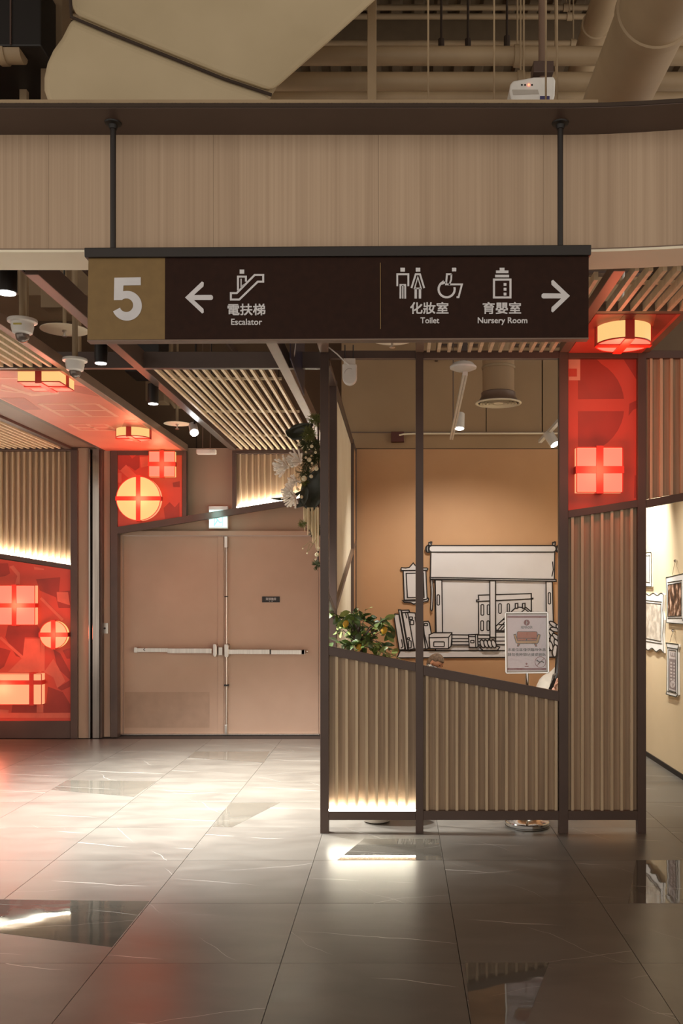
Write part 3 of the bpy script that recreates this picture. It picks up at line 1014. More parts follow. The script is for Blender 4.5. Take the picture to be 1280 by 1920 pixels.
MB().tube([W(424.6, 1024, DW - 0.03), W(424.6, 1208, DW - 0.03)], 0.010, 10).build('vertical_rod', STEEL, l2, smooth=True)
MB().tube([W(424.6, 1232, DW - 0.03), W(424.6, 1362, DW - 0.03)], 0.010, 10).build('vertical_rod', STEEL, l2, smooth=True)
dbox(422, 427.5, 1007, 1027, 0.05, -0.02, 'top_latch', STEEL, l2)
dbox(422.5, 427, 1358, 1376, 0.05, -0.02, 'bottom_latch', STEEL, l2)
dbox(421, 429, 1283, 1286, 0.045, -0.02, 'rod_guide', BLACK, l2)
dbox(422, 427, 1117.5, 1119.5, 0.045, -0.02, 'rod_guide', BLACK, l2)
sgn = dbox(491, 524, 1118.5, 1129.5, -0.012, -0.02, 'name_plate', BLACK, l2, 0)
FN_D = lambda x, y: W(x, y, DW + 0.0115)
text('貨梯機房', 498, 517.5, 1120.5, 1125.5, FN_D, (0, -0.0006, 0), 'plate_lettering', LETTER, l2)
text('A - 48', 504, 511, 1126.4, 1128.2, FN_D, (0, -0.0006, 0), 'plate_lettering', LETTER, l2)
st = MB().box(fx0, fx1, DW - 0.02, DW + 0.1, 0.0, 0.012).build('threshold', STEEL, d1)

# sticker arrows on the left bar
MB().stroke([(258, 1216), (255, 1218.5), (258, 1221)], 1.2, lambda x, y: W(x + 14, y - 0.4, DW - 0.0755), (0, -0.0006, 0)).build('arrow_sticker', INK, l1)

# ================================================================== TIMBER SCREEN
SY = 6.37
sk = SY / FPX
t = thing('divider_screen', Vector((W(905, 0, SY).x, SY + 0.03, 0)), 'timber slatted divider screen in a brown metal frame', 'divider screen')
scr = t
sx = lambda x: W(x, 0, SY).x
sz = lambda y: W(0, y, SY).z
PD = 0.06
top_z = sz(656)
for a, b in ((600, 616), (779, 793.5), (1048, 1065), (1195.5, 1211)):
    MB().box(sx(a), sx(b), SY, SY + PD, 0, top_z).build('post', FRAME, t, bevel=0.002)
RXE = 1335
MB().box(sx(RXE), sx(RXE + 15), SY, SY + PD, 0, top_z).build('post', FRAME, t, bevel=0.002)
for a, b in ((616, 779), (793.5, 1048), (1065, 1195.5), (1211, RXE)):
    MB().box(sx(a), sx(b), SY + 0.002, SY + PD - 0.002, sz(671), sz(657)).build('top_rail', FRAME, t, bevel=0.002)
for a, b in ((616, 779), (793.5, 1048), (1065, 1195.5)):
    MB().box(sx(a), sx(b), SY + 0.002, SY + PD - 0.002, sz(1538), sz(1521)).build('bottom_rail', FRAME, t, bevel=0.002)


def srail(a, ya, b, yb, th):
    q = [W(a, ya + th, SY + 0.003), W(b, yb + th, SY + 0.003), W(b, yb, SY + 0.003), W(a, ya, SY + 0.003)]
    MB().prism(q, (0, PD - 0.006, 0)).build('slanted_rail', FRAME, t, bevel=0.002)


srail(616, 1212, 779, 1243, 16.5)
srail(793.5, 1248, 1048, 1297, 18)
srail(1065, 957, 1195.5, 937, 14)
srail(1211, 937, RXE, 914, 15)


def bay(x0, x1, yb, topf, first, pitch, n, wd=5.0):
    """backing board and battens of one bay; topf(x) and yb are pixel rows on the screen plane"""
    q = [W(x0, yb, SY + 0.042), W(x1, yb, SY + 0.042), W(x1, topf(x1), SY + 0.042), W(x0, topf(x0), SY + 0.042)]
    MB().prism(q, (0, 0.012, 0)).build('backing_board', WOODP, t)
    for i in range(n):
        a = first + i * pitch
        b = a + wd
        if b > x1:
            break
        q = [W(a, yb - 1, SY + 0.012), W(b, yb - 1, SY + 0.012), W(b, topf(b), SY + 0.012), W(a, topf(a), SY + 0.012)]
        MB().prism(q, (0, 0.0295, 0)).build('batten', WOODB, t)


l_ = lambda a, ya, b, yb: (lambda x: ya + (x - a) * (yb - ya) / (b - a))
bay(616, 779, 1518, l_(616, 1228.5, 779, 1259.5), 628.5, 18.75, 9)
bay(793.5, 1048, 1521, l_(793.5, 1266, 1048, 1315), 798, 18.6, 14)
bay(1065, 1195.5, 1521, l_(1065, 971, 1195.5, 951), 1070.5, 18.5, 8)
q_top = 672
# hanging slats on the right bay (upper)
fbot = l_(1211, 936.5, RXE, 913.5)
qq = [W(1211, fbot(1211), SY + 0.042), W(RXE, fbot(RXE), SY + 0.042), W(RXE, q_top, SY + 0.042), W(1211, q_top, SY + 0.042)]
MB().prism(qq, (0, 0.012, 0)).build('backing_board', WOODP, t)
for i in range(7):
    a = 1218 + i * 19.2
    b = a + 5
    if b > RXE:
        break
    q = [W(a, fbot(a), SY + 0.012), W(b, fbot(b), SY + 0.012), W(b, q_top, SY + 0.012), W(a, q_top, SY + 0.012)]
    MB().prism(q, (0, 0.0295, 0)).build('batten', WOODB, t)
# led strip at the foot of the first bay
MB().box(sx(616.5), sx(778.5), SY + 0.004, SY + 0.010, sz(1521), sz(1518.6)).build('led_strip', LED, t)
# red printed panel of the tall bay
rp = MB().prism([W(1065, 957, SY + 0.044), W(1195.5, 937, SY + 0.044), W(1195.5, 672, SY + 0.044), W(1065, 672, SY + 0.044)], (0, 0.01, 0)).build('red_panel', RED, t)


def c4(x, y):
    return (1020 + x / 4.573, 560 + y / 4.573)


fR = lambda p, d=0.0: W(p[0], p[1], SY + 0.043 - d)
dk = MB(); lt = MB(); pk = MB()
dk.prism([fR(c4(*p)) for p in [(290, 862), (290, 520), (450, 520)] + [(290 + 395 * math.cos(a), 900 - 395 * math.sin(a)) for a in [math.radians(z) for z in (60, 50, 40, 30, 20, 12, 6)]]], (0, 0.001, 0))
dk.prism([fR(c4(*p)) for p in [(290, 1290), (290, 965)] + [(290 + 395 * math.cos(a), 930 + 395 * math.sin(a)) for a in [math.radians(z) for z in (5, 12, 20, 30, 40, 50, 58)]]], (0, 0.001, 0))
dk.prism([fR(c4(*p)) for p in [(680, 520), (800, 520), (800, 710)]], (0, 0.001, 0))
dk.prism([fR(c4(*p)) for p in [(730, 900), (800, 868), (800, 935), (760, 955), (722, 1005)]], (0, 0.001, 0))
dk.prism([fR(c4(*p)) for p in [(775, 1515), (803, 1515), (803, 1705), (770, 1710)]], (0, 0.001, 0))
pk.prism([fR(c4(*p), 0.0006) for p in [(210, 520), (308, 520), (308, 700), (210, 700), (210, 668), (280, 668), (280, 600), (210, 600)]], (0, 0.001, 0))
flush_print(dk, 'dark_print', REDD, rp); flush_print(pk, 'pink_print', PINKL, rp)

# ---------------------------------------------------------------- side frame of the nook
t = thing('side_screen', Vector((-0.50, 8.4, 0)), 'brown framed side screen with a cream panel behind the garland', 'side screen')
sideX = -0.505
MB().box(sideX - 0.03, sideX + 0.03, 7.05, 7.13, 0, 3.27).build('post', FRAME, t, bevel=0.003)
MB().box(sideX - 0.03, sideX + 0.03, 9.72, 9.80, 0, 3.27).build('post', FRAME, t, bevel=0.003)
MB().box(sideX - 0.03, sideX + 0.03, MW - 0.09, MW - 0.01, 0, 3.27).build('post', FRAME, t, bevel=0.003)
MB().box(sideX - 0.025, sideX + 0.025, SY + PD, MW - 0.01, 3.225, 3.27).build('top_rail', FRAME, t, bevel=0.003)
MB().box(sideX - 0.02, sideX + 0.0, 7.15, 9.72, 0.1, 3.22).build('cream_panel', CREAM, t)
MB().bar((sideX + 0.012, 7.14, 1.54), (sideX + 0.012, 10.3, 2.22), 0.03, 0.05).build('slanted_rail', FRAME_L, t)
MB().bar((sideX + 0.005, 6.44, 1.62), (sideX + 0.005, 7.05, 1.50), 0.04, 0.05).build('slanted_rail', FRAME, t)
MB().box(sideX - 0.02, sideX + 0.02, 9.8, 10.3, 0.0, 3.22).build('end_panel', WALLO, t)

# ================================================================== HANGING SIGN
HY = 4.36
t = thing('hanging_sign', W(634, 640, HY), 'dark brown hanging directional sign numbered 5 with arrows', 'sign')
hang = t
th = 0.05
a, b = W(310, 634, HY), W(1104, 479, HY)


def hq(x0, y0, x1, y1, x2, y2, x3, y3, Y):
    return [W(x0, y0, Y), W(x1, y1, Y), W(x2, y2, Y), W(x3, y3, Y)]


MB().prism(hq(309, 636, 1103, 632.5, 1103.5, 478, 309, 482, HY), (0, th, 0)).build('sign_panel', SIGNBLK, t, bevel=0.0012)
MB().prism(hq(163.5, 637, 309, 636, 309.5, 482, 165.5, 483, HY), (0, th, 0)).build('gold_panel', GOLD, t, bevel=0.0012)
MB().prism(hq(163, 640, 1103.5, 635.5, 1103.5, 632.8, 163, 637.3, HY - 0.001), (0, th + 0.002, 0)).build('bottom_trim', FRAME_L, t)
MB().prism(hq(158, 482, 1108, 478, 1108.5, 458.5, 157.5, 464, HY - 0.018), (0, th + 0.036, 0)).build('top_bar', SIGNBAR, t, bevel=0.004)
for px, pt, pb in ((212, 226, 466), (1050, 222, 462)):
    zt_ = lz
    p = W(px, pb, HY + 0.025)
    MB().tube([(p.x, HY + 0.025, p.z), (p.x, HY + 0.025, zt_)], 0.0135, 12).build('hanger_rod', SIGNBAR, t, smooth=True)
    MB().lathe([(0.040, 0.0), (0.038, -0.006), (0.022, -0.012), (0.018, -0.03)], (p.x, HY + 0.025, zt_), (0, 0, 1), 20).build('ceiling_cup', BLACK, t, smooth=True)
HF = lambda x, y: W(x, y, HY - 0.0003)
EX = (0, -0.002, 0)


def glyph(name, strokes=(), polys=(), m=LETTER):
    mb = MB()
    for pts, wd, cl in strokes:
        mb.stroke(pts, wd, HF, EX, cl)
    for q in polys:
        mb.prism([HF(*p) for p in q], EX)
    return mb.build(name, m, t, fix=True)


# numeral 5
out = [(214, 521), (264, 520), (264, 535.5), (230.5, 536), (229.7, 548)]
out += [(x, y) for x, y in arc(238.5, 574, 27.5, -108, 133, 26)]
inn = [(x, y) for x, y in arc(236.5, 573.5, 12.6, 155, -125, 20)]
inn = [(208.5, 582), (224.5, 577)] + [(x, y) for x, y in arc(236.5, 573, 12.6, 160, -128, 22)]
# outer: stem top, bowl outer clockwise to the tail
five = [(214.5, 521), (264, 520), (264, 535), (231.5, 535.5), (230.8, 546.5)] + arc(238, 573.5, 28, -100, 158, 28) + [(225.5, 577)] + arc(237, 572.5, 12.8, 150, -130, 22)[0:] + [(213.5, 563)]
glyph('numeral_five', polys=[five])
# arrows
glyph('left_arrow', polys=[[(347, 558), (378.5, 528), (382, 530), (381.5, 537), (363.5, 553.5), (396, 553.2), (398.8, 555), (399.3, 558), (398.8, 561), (396, 562.7), (363.5, 562.6), (381.5, 579.5), (382, 586), (379, 588)]])
glyph('right_arrow', polys=[[(1068, 555), (1036.5, 525), (1033, 527), (1033.5, 534), (1051.5, 550.5), (1018, 550.2), (1015.2, 552), (1014.7, 555), (1015.2, 558), (1018, 559.8), (1051.5, 559.7), (1033.5, 576.5), (1033, 584), (1036, 586)]])
E4 = lambda x, y: (150 + x / 2.56, 440 + y / 2.56)
glyph('escalator_pictogram', strokes=[([E4(*p) for p in [(724, 312), (764, 312), (853, 226), (879, 226), (879, 194), (838, 194), (752, 281), (724, 281)]], 3.6, True),
                                      ([E4(*p) for p in [(758, 268), (758, 202), (796, 202), (796, 226)]], 3.6, False), ([E4(*p) for p in [(773, 212), (773, 252), (786, 240)]], 2.2, False)],
      polys=[[E4(*p) for p in [(766, 168), (788, 168), (788, 188), (766, 188)]]])
R5 = lambda x, y: (600 + x / 1.882, 440 + y / 1.882)
glyph('man_pictogram', strokes=[([R5(*p) for p in [(272, 182), (272, 140), (311, 140), (311, 182)]], 3.4, False), ([R5(*p) for p in [(283, 226), (283, 178), (300, 178), (300, 226)]], 3.4, False), ([R5(291.5, 178), R5(291.5, 226)], 2.6, False)],
      polys=[[R5(*p) for p in [(283, 117), (299, 117), (299, 131), (283, 131)]]])
glyph('woman_pictogram', strokes=[([R5(*p) for p in [(322, 189), (337, 140), (352, 140), (367, 189)]], 3.4, False), ([R5(*p) for p in [(333, 190), (344.5, 150), (356, 190)]], 2.6, True), ([R5(337, 190), R5(337, 226)], 4.6, False), ([R5(352, 190), R5(352, 226)], 4.6, False)],
      polys=[[R5(*p) for p in [(337, 117), (353, 117), (353, 131), (337, 131)]]])
glyph('wheelchair_pictogram', strokes=[([R5(*p) for p in [(463, 140), (447, 140), (444, 176), (500, 176), (488, 221), (481, 221)]], 3.4, False), ([R5(*p) for p in [(463, 140), (462, 160), (455, 178)]], 3.0, False),
                                       ([R5(*p) for p in [(444, 168), (432, 172)] + arc(446, 193, 28.5, 240, -15, 16)], 4.0, False)],
      polys=[[R5(*p) for p in [(465, 117), (480, 117), (480, 130), (465, 130)]]])
glyph('bottle_pictogram', strokes=[([R5(*p) for p in [(613, 159), (671, 159), (671, 222), (613, 222)]], 3.8, True)],
      polys=[[R5(*p) for p in q] for q in ([(633, 117), (650, 117), (650, 127), (664, 127), (664, 136), (620, 136), (620, 127), (633, 127)], [(617, 142), (666, 142), (666, 151), (617, 151)],
                                           [(647, 171), (657, 171), (657, 181), (647, 181)], [(647, 188), (657, 188), (657, 198), (647, 198)], [(647, 205), (657, 205), (657, 215), (647, 215)])])
text('電扶梯', 427, 497, 570, 591, HF, EX, 'chinese_lettering', LETTER, t, 0.022)
text('Escalator', 433.5, 491, 598, 609.3, HF, EX, 'english_lettering', LETTER, t, 0.02)
text('化妝室', 769, 840, 567, 588.5, HF, EX, 'chinese_lettering', LETTER, t, 0.022)
text('Toilet', 788, 823, 595.5, 606.3, HF, EX, 'english_lettering', LETTER, t, 0.02)
text('育嬰室', 905, 976, 567, 588.5, HF, EX, 'chinese_lettering', LETTER, t, 0.022)
text('Nursery Room', 895.5, 988, 595.5, 609.5, HF, EX, 'english_lettering', LETTER, t, 0.02)
glyph('divider_line', strokes=[([(712.8, 493), (713.2, 617)], 1.4, False)], m=GOLD)

# ================================================================== CEILING FIXTURES, LEFT
UPW = 3.36


def dome_camera(label, px, py, Y, scale):
    c = W(px, py, Y)                 # centre of the mounting plate
    t = thing('dome_camera', c, label, 'security camera', 'white dome cameras')
    k = scale
    MB().lathe([(0.085 * k, 0.016), (0.088 * k, 0.010), (0.086 * k, -0.002), (0.070 * k, -0.006)], c, (0, 0, 1), 28).build('mounting_plate', WHITEM, t, smooth=True)
    MB().lathe([(0.066 * k, -0.004), (0.066 * k, -0.030 * k), (0.058 * k, -0.066 * k), (0.040 * k, -0.075 * k)], c, (0, 0, 1), 28).build('housing', WHITE, t, smooth=True)
    MB().lathe([(0.041 * k, -0.072 * k), (0.041 * k, -0.088 * k), (0.034 * k, -0.107 * k), (0.020 * k, -0.119 * k), (0.004, -0.123 * k)], c, (0, 0, 1), 24).build('smoked_dome', SMOKE, t, smooth=True)
    MB().tube([c + Vector((0, 0, 0.012)), (c.x, c.y, 4.41)], 0.020, 10).build('conduit', PIPE, t, smooth=True)
    return t


SMOKE = mat('smoked_dome', rgb(120, 108, 100), 0.08, 0.3)
d1_ = dome_camera('white dome camera nearer the left edge of the picture', 42, 604, 5.6, 1.0)
dome_camera('white dome camera beside the end of the long red ceiling', 140.5, 677, 6.55, 0.98)
cc = W(41, 610, 5.6)
MB().box(cc.x - 0.024, cc.x + 0.024, 5.6 - 0.069, 5.6 - 0.064, cc.z - 0.014, cc.z - 0.004).build('yellow_sticker', mat('sticker_yellow', rgb(200, 180, 90), 0.6), d1_)


def sprinkler(label, px, py, Y, r):
    c = W(px, py, Y)
    t = thing('sprinkler_disc', c, label, 'sprinkler', 'sprinklers with round collector discs')
    MB().lathe([(r * 0.98, 0.006), (r, 0.003), (r, 0.0), (r * 0.97, -0.001)], c, (0, 0, 1), 40).build('collector_disc', CREAM, t, smooth=True)
    MB().lathe([(0.016, 0), (0.018, -0.012), (0.008, -0.02), (0.008, -0.045), (0.020, -0.048), (0.020, -0.052)], c, (0, 0, 1), 12).build('sprinkler_head', STEEL, t)
    MB().tube([c + Vector((0, 0, 0.005)), (c.x, c.y, 4.42)], 0.015, 8).build('drop_pipe', PIPE, t, smooth=True)


sprinkler('large cream sprinkler disc left of the gold sign panel', 121, 619, 7.3, 0.185)
sprinkler('small cream sprinkler disc near the bright white spotlight', 332, 795, 9.5, 0.135)
sprinkler('cream sprinkler disc half hidden under the middle of the sign', 735, 637, 6.0, 0.135)

# lighting track and black spots
TX = -2.02
t = thing('lighting_track', (TX, 7.6, 3.39), 'thin black lighting track running towards the doors', 'lighting track')
MB().box(TX - 0.017, TX - 0.006, 4.8, 10.6, 3.385, 3.42).build('track_side', BLACK, t)
MB().box(TX + 0.006, TX + 0.017, 4.8, 10.6, 3.385, 3.42).build('track_side', BLACK, t)
MB().box(TX - 0.017, TX + 0.017, 4.8, 10.6, 3.42, 3.428).build('track_top', BLACK, t)
for yy in (5.6, 6.55, 9.2, 10.0):
    MB().tube([(TX, yy, 3.425), (TX, yy, 4.41)], 0.006, 6).build('suspension_rod', BLACK, t)


def black_spot(label, px, y_bot, Y, r, h, watts, tgt):
    c = W(px, y_bot, Y)
    t = thing('track_spotlight', c, label, 'spotlight', 'black cylinder spotlights')
    MB().lathe([(r * 0.94, 0.0), (r, 0.003), (r, h - 0.003), (r * 0.96, h)], c, (0, 0, 1), 28).build('housing', BLACK, t, smooth=True)
    MB().lathe([(r * 0.86, -0.004), (r * 0.86, 0.002)], c, (0, 0, 1), 24).build('lens', SPOTW, t)
    MB().tube([c + Vector((0, 0, h - 0.002)), (c.x, c.y, 3.39)], 0.012, 8).build('neck', BLACK, t)
    add_light('spot_beam', 'SPOT', c + Vector((0, 0, -0.02)), watts, (1.0, 0.985, 0.95), tgt, 0.04, 98, 1.0)
    return t


black_spot('largest black cylinder spotlight at the left edge under the bulkhead', 12, 549, 4.95, 0.055, 0.15, 140, (-2.2, 5.6, 0))
black_spot('black cylinder spotlight hanging just below the gold sign panel', 189, 681, 6.45, 0.044, 0.16, 2000, (-1.75, 7.2, 0))
black_spot('black cylinder spotlight farther along the track towards the doors', 287, 757, 7.4, 0.043, 0.155, 2100, (-1.35, 7.9, 0))
# bright white spot facing the room
c = W(364, 811, 9.0)
t = thing('track_spotlight', c, 'dazzling white spotlight beyond the black cylinder spotlights', 'spotlight', 'bright track spotlight')
ax = Vector((0.25, -0.72, -0.62)).normalized()
MB().lathe([(0.03, -0.14), (0.042, -0.135), (0.044, 0.0), (0.040, 0.003)], c, ax, 24).build('housing', WHITE, t, smooth=True)
MB().lathe([(0.037, 0.002), (0.037, 0.007)], c, ax, 24).build('lens', emat('spot_glare', (0.95, 0.98, 1.0, 1), 60.0), t)
MB().tube([c - ax * 0.07, (c.x, c.y + 0.06, 3.39)], 0.010, 8).build('neck', BLACK, t)
add_light('spot_beam', 'SPOT', c + ax * 0.03, 520, (1.0, 0.97, 0.9), (-1.5, 8.3, 0), 0.05, 80, 0.9)
# emergency light box
c = W(387, 852, 10.1)
t = thing('emergency_light', c, 'small white emergency light box under the slatted ceiling end', 'emergency light')
MB().box(c.x - 0.105, c.x + 0.105, 10.06, 10.14, c.z, c.z + 0.055).build('housing', WHITE, t, bevel=0.012)
MB().tube([(c.x - 0.04, 10.1, c.z + 0.05), (c.x - 0.04, 10.1, 4.41)], 0.004, 6).build('suspension_rod', FRAME_L, t)
MB().tube([(c.x + 0.04, 10.1, c.z + 0.05), (c.x + 0.04, 10.1, 4.41)], 0.004, 6).build('suspension_rod', FRAME_L, t)
MB().lathe([(0.022, 0), (0.018, 0.012)], (c.x + 0.06, 10.06, c.z + 0.026), (0, -1, 0), 14).build('lamp_head', WHITEM, t)
# exit sign behind the slanted rail
EYD = 10.80
a, b = W(391, 991, EYD), W(427, 949, EYD)
t = thing('exit_sign', Vector(((a.x + b.x) / 2, EYD, a.z)), 'glowing green white exit sign above the double doors', 'exit sign')
MB().box(a.x, b.x, EYD, EYD + 0.05, a.z, b.z).build('housing', WHITE, t, bevel=0.004)
MB().box(a.x + 0.008, b.x - 0.008, EYD - 0.003, EYD, a.z + 0.015, W(0, 956, EYD).z).build('glowing_face', EXITG, t)
GRN = emat('exit_green', (0.30, 0.80, 0.62, 1), 1.0)
mb = MB()
mb.stroke([(404, 970), (408, 975), (405, 980), (401, 985)], 2.2, lambda x, y: W(x, y, EYD - 0.0035), (0, -0.001, 0))
mb.stroke([(408, 975), (412, 980), (416, 979)], 2.2, lambda x, y: W(x, y, EYD - 0.0035), (0, -0.001, 0))
mb.stroke(rrect(402, 962, 417, 987, 0.5), 1.2, lambda x, y: W(x, y, EYD - 0.0035), (0, -0.001, 0), True)
mb.build('running_man_mark', GRN, t)
add_light('exit_glow', 'POINT', ((a.x + b.x) / 2, EYD - 0.22, (a.z + b.z) / 2 + 0.02), 1.6, (0.45, 1.0, 0.95), size=0.08)

# hanging banner near the garland
b0 = W(543, 600, 6.2)
t = thing('hanging_banner', (b0.x, 6.2, 3.1), 'narrow dark blue hanging banner between the ceiling beams', 'banner')
BAN = mat('banner_navy', rgb(48, 42, 62), 0.4)
mb = MB()
z_b, z_t = W(0, 672, 6.2).z, 3.6
mb.prism([(b0.x, 6.2, z_b), (b0.x + 0.02, 6.9, z_b - 0.1), (b0.x + 0.02, 6.9, z_t), (b0.x, 6.2, z_t)], (0.008, 0, 0)).build('cloth', BAN, t)
mb = MB()
mb.bar((b0.x + 0.0125, 6.35, z_b + 0.06), (b0.x + 0.0155, 6.5, z_b + 0.22), 0.03, 0.001, (1, 0, 0))
mb.bar((b0.x + 0.0155, 6.5, z_b + 0.05), (b0.x + 0.0185, 6.65, z_b + 0.20), 0.03, 0.001, (1, 0, 0))
mb.build('white_print', LETTER, t)

# white motion sensor camera hanging in the first bay
c = W(655, 697, 6.34)
k = 6.34 / FPX
t = thing('hanging_sensor', W(655, 721, 6.34), 'white rounded sensor hanging under the screen top rail', 'sensor')
pts = [(641.5, 682), (641.5, 706)] + [(655 - 13.5 * math.cos(a * PI / 10), 707 + 14 * math.sin(a * PI / 10)) for a in range(11)] + [(668.5, 706), (668.5, 682)]
MB().prism([W(x, y, 6.31) for x, y in pts], (0, 0.05, 0)).build('housing', WHITE, t, bevel=0.008, segs=3)
a_, b_ = W(644, 683, 6.33), W(666, 672, 6.33)
MB().box(a_.x, b_.x, 6.325, 6.345, a_.z, b_.z).build('bracket', WHITEM, t, bevel=0.002)
for px in (646.5, 662):
    p = W(px, 675, 6.335)
    MB().tube([p, (p.x, p.y, 3.345)], 0.004, 6).build('hanger', BLACK, t)
MB().tube([W(654, 684, 6.305), W(646, 678, 6.30), W(632, 664, 6.31), W(622, 656, 6.34), W(614, 650, 6.36)], 0.0045, 6).build('cable', WHITE, t, smooth=True)
lens = MB().stroke([W2 for W2 in arc(655, 700, 9, 180, 300, 8)], 0.7, lambda x, y: W(x, y, 6.3095), (0, -0.001, 0)).build('lens_line', mat('grey_line', rgb(170, 160, 150), 0.5), t)

# ================================================================== NOOK CEILING FIXTURES
c = W(868, 690, 6.9)
t = thing('pendant_track_light', c, 'white track light with round canopy inside the nook', 'track light', 'white nook track lights')
MB().lathe([(0.03, 0.05), (0.07, 0.038), (0.10, 0.008), (0.098, -0.004), (0.06, -0.02), (0.02, -0.024)], c, (0, 0, 1), 32).build('canopy', WHITE, t, smooth=True)
MB().box(c.x - 0.022, c.x + 0.03, 6.88, 6.92, c.z + 0.045, 4.26).build('bracket', FRAME, t)
p0 = W(872, 700, 6.84); p1 = Vector((W(846, 822, 9.5).x, 9.5, W(0, 822, 9.5).z))
MB().bar(p0, p1, 0.036, 0.03).build('track', WHITEM, t)
MB().bar(p0 - Vector((0, 0, 0.016)), p1 - Vector((0, 0, 0.016)), 0.006, 0.002).build('track_slot', mat('slot_grey', rgb(170, 160, 148), 0.5), t)
c2 = W(861, 803, 8.9)
ax = Vector((0.05, 0.25, -0.95)).normalized()
ax = Vector((-0.03, -0.18, -0.95)).normalized()
MB().lathe([(0.045, -0.15), (0.048, -0.145), (0.048, 0.0), (0.046, 0.002)], c2, ax, 24).build('lamp_housing', WHITE, t, smooth=True)
MB().lathe([(0.041, 0.001), (0.041, 0.006)], c2, ax, 24).build('lens', SPOTW, t)
MB().tube([c2 - ax * 0.1, W(853, 790, 8.9)], 0.01, 8).build('neck', WHITEM, t)
MB().tube([p1 + Vector((0, -0.3, 0.01)), (p1.x, p1.y - 0.3, 4.26)], 0.005, 6).build('suspension_rod', FRAME, t)
add_light('spot_beam', 'SPOT', c2 + ax * 0.03, 118, (1.0, 0.95, 0.86), (0.6, 9.9, 0.5), 0.04, 125, 0.7)
# second one, right
c3 = W(1040, 833, 8.6)
t = thing('pendant_track_light', c3, 'white tilted track light partly hidden by the third post', 'track light', 'white nook track lights')
ax = Vector((0.42, -0.35, -0.80)).normalized()
MB().lathe([(0.045, -0.14), (0.048, -0.135), (0.048, 0.0), (0.046, 0.002)], c3, ax, 24).build('lamp_housing', WHITE, t, smooth=True)
MB().lathe([(0.041, 0.001), (0.041, 0.006)], c3, ax, 24).build('lens', SPOTW, t)
q0, q1 = W(1012, 828, 9.1), W(1075, 760, 7.6)
MB().bar(q0, q1, 0.034, 0.03).build('track', WHITEM, t)
MB().tube([c3 - ax * 0.12, W(1040, 800, 8.5)], 0.012, 8).build('neck', WHITEM, t)
MB().tube([q1 + Vector((0, 0, 0.01)), (q1.x, q1.y, 4.26)], 0.005, 6).build('suspension_rod', FRAME, t)
add_light('spot_beam', 'SPOT', c3 + ax * 0.03, 190, (1.0, 0.95, 0.86), (0.9, 7.9, 0.0), 0.04, 75, 0.9)
# air diffuser
c = W(934, 757, 8.1)
t = thing('air_diffuser', c, 'round tan air diffuser on a vertical duct in the nook', 'air vent')
MB().lathe([(0.200, 0.008), (0.201, 0.0), (0.184, -0.004), (0.178, 0.006)], c, (0, 0, 1), 40, close=False).build('outer_ring', CREAM, t, smooth=True)
MB().lathe([(0.142, 0.10), (0.150, 0.092), (0.150, 0.06), (0.168, 0.03), (0.196, 0.008)], c, (0, 0, 1), 40, close=False).build('neck', FRAME_L, t, smooth=True)
for r in (0.150, 0.122, 0.094, 0.066):
    MB().lathe([(r, 0.002), (r + 0.012, -0.004), (r - 0.008, 0.024), (r - 0.012, 0.024)], c, (0, 0, 1), 32, close=False).build('vane_ring', CREAM, t, smooth=True)
MB().lathe([(0.04, 0.0), (0.044, 0.006), (0.03, 0.02)], c, (0, 0, 1), 20).build('centre_cap', CREAM, t)
MB().lathe([(0.165, 0.03), (0.165, 0.032)], c, (0, 0, 1), 32).build('throat', DARKP, t)
MB().tube([c + Vector((0, 0, 0.06)), c + Vector((0, 0, 1.42))], 0.138, 28).build('duct', WALLUP, t, smooth=True)
MB().lathe([(0.142, 0.30), (0.146, 0.305), (0.146, 0.32), (0.142, 0.325)], c, (0, 0, 1), 28, close=False).build('duct_band', PIPE, t)
# junction box with conduit
a, b = W(733, 829, 10.36), W(757, 810, 10.36)
t = thing('junction_box', Vector(((a.x + b.x) / 2, 10.36, a.z)), 'dark red square junction box with a conduit on the nook wall', 'junction box')
MB().box(a.x, b.x, 10.33, MW - 0.004, a.z, b.z).build('box', mat('junction_red', rgb(92, 40, 28), 0.5), t, bevel=0.003)
MB().tube([W(748, 816, 10.31), W(756, 814, 10.32), W(790, 813, 10.33), W(1045, 812.5, 10.33)], 0.010, 8).build('conduit', CREAM, t, smooth=True)

# spot fixtures that wash the photo wall, beyond the hanging slats
for lab, yy, tz, en in (('white cylinder spotlight washing the far end of the picture wall', 8.9, (RX, 9.3, 2.0), 330), ('white cylinder spotlight washing the near end of the picture wall', 7.2, (RX, 8.0, 1.2), 230)):
    c = Vector((1.74, yy, 3.14))
    t = thing('wall_spotlight', c, lab, 'spotlight', 'picture wall spotlights')
    ax = (Vector(tz) - c).normalized()
    MB().lathe([(0.045, -0.15), (0.048, -0.145), (0.048, 0.0), (0.046, 0.002)], c, ax, 20).build('lamp_housing', WHITE, t, smooth=True)
    MB().lathe([(0.041, 0.001), (0.041, 0.006)], c, ax, 20).build('lens', SPOTW, t)
    MB().tube([c - ax * 0.1, (1.74, yy - 0.02, 4.26)], 0.010, 8).build('drop_rod', WHITEM, t)
    add_light('spot_beam', 'SPOT', c + ax * 0.03, en, (1.0, 0.97, 0.90), tz, 0.04, 80, 0.9)

# ================================================================== WALL MURAL
MY = MW - 0.010
S = 4.2667
m3 = lambda x, y: (780 + x / S, 1000 + y / S)          # crop used for the window drawing
m2 = lambda x, y: (735 + x / 8.0, 1010 + y / 8.0)      # crop used for the mirror and the books
mf = lambda d: (lambda x, y: W(x, y, MY - d))
LWD = 2.2


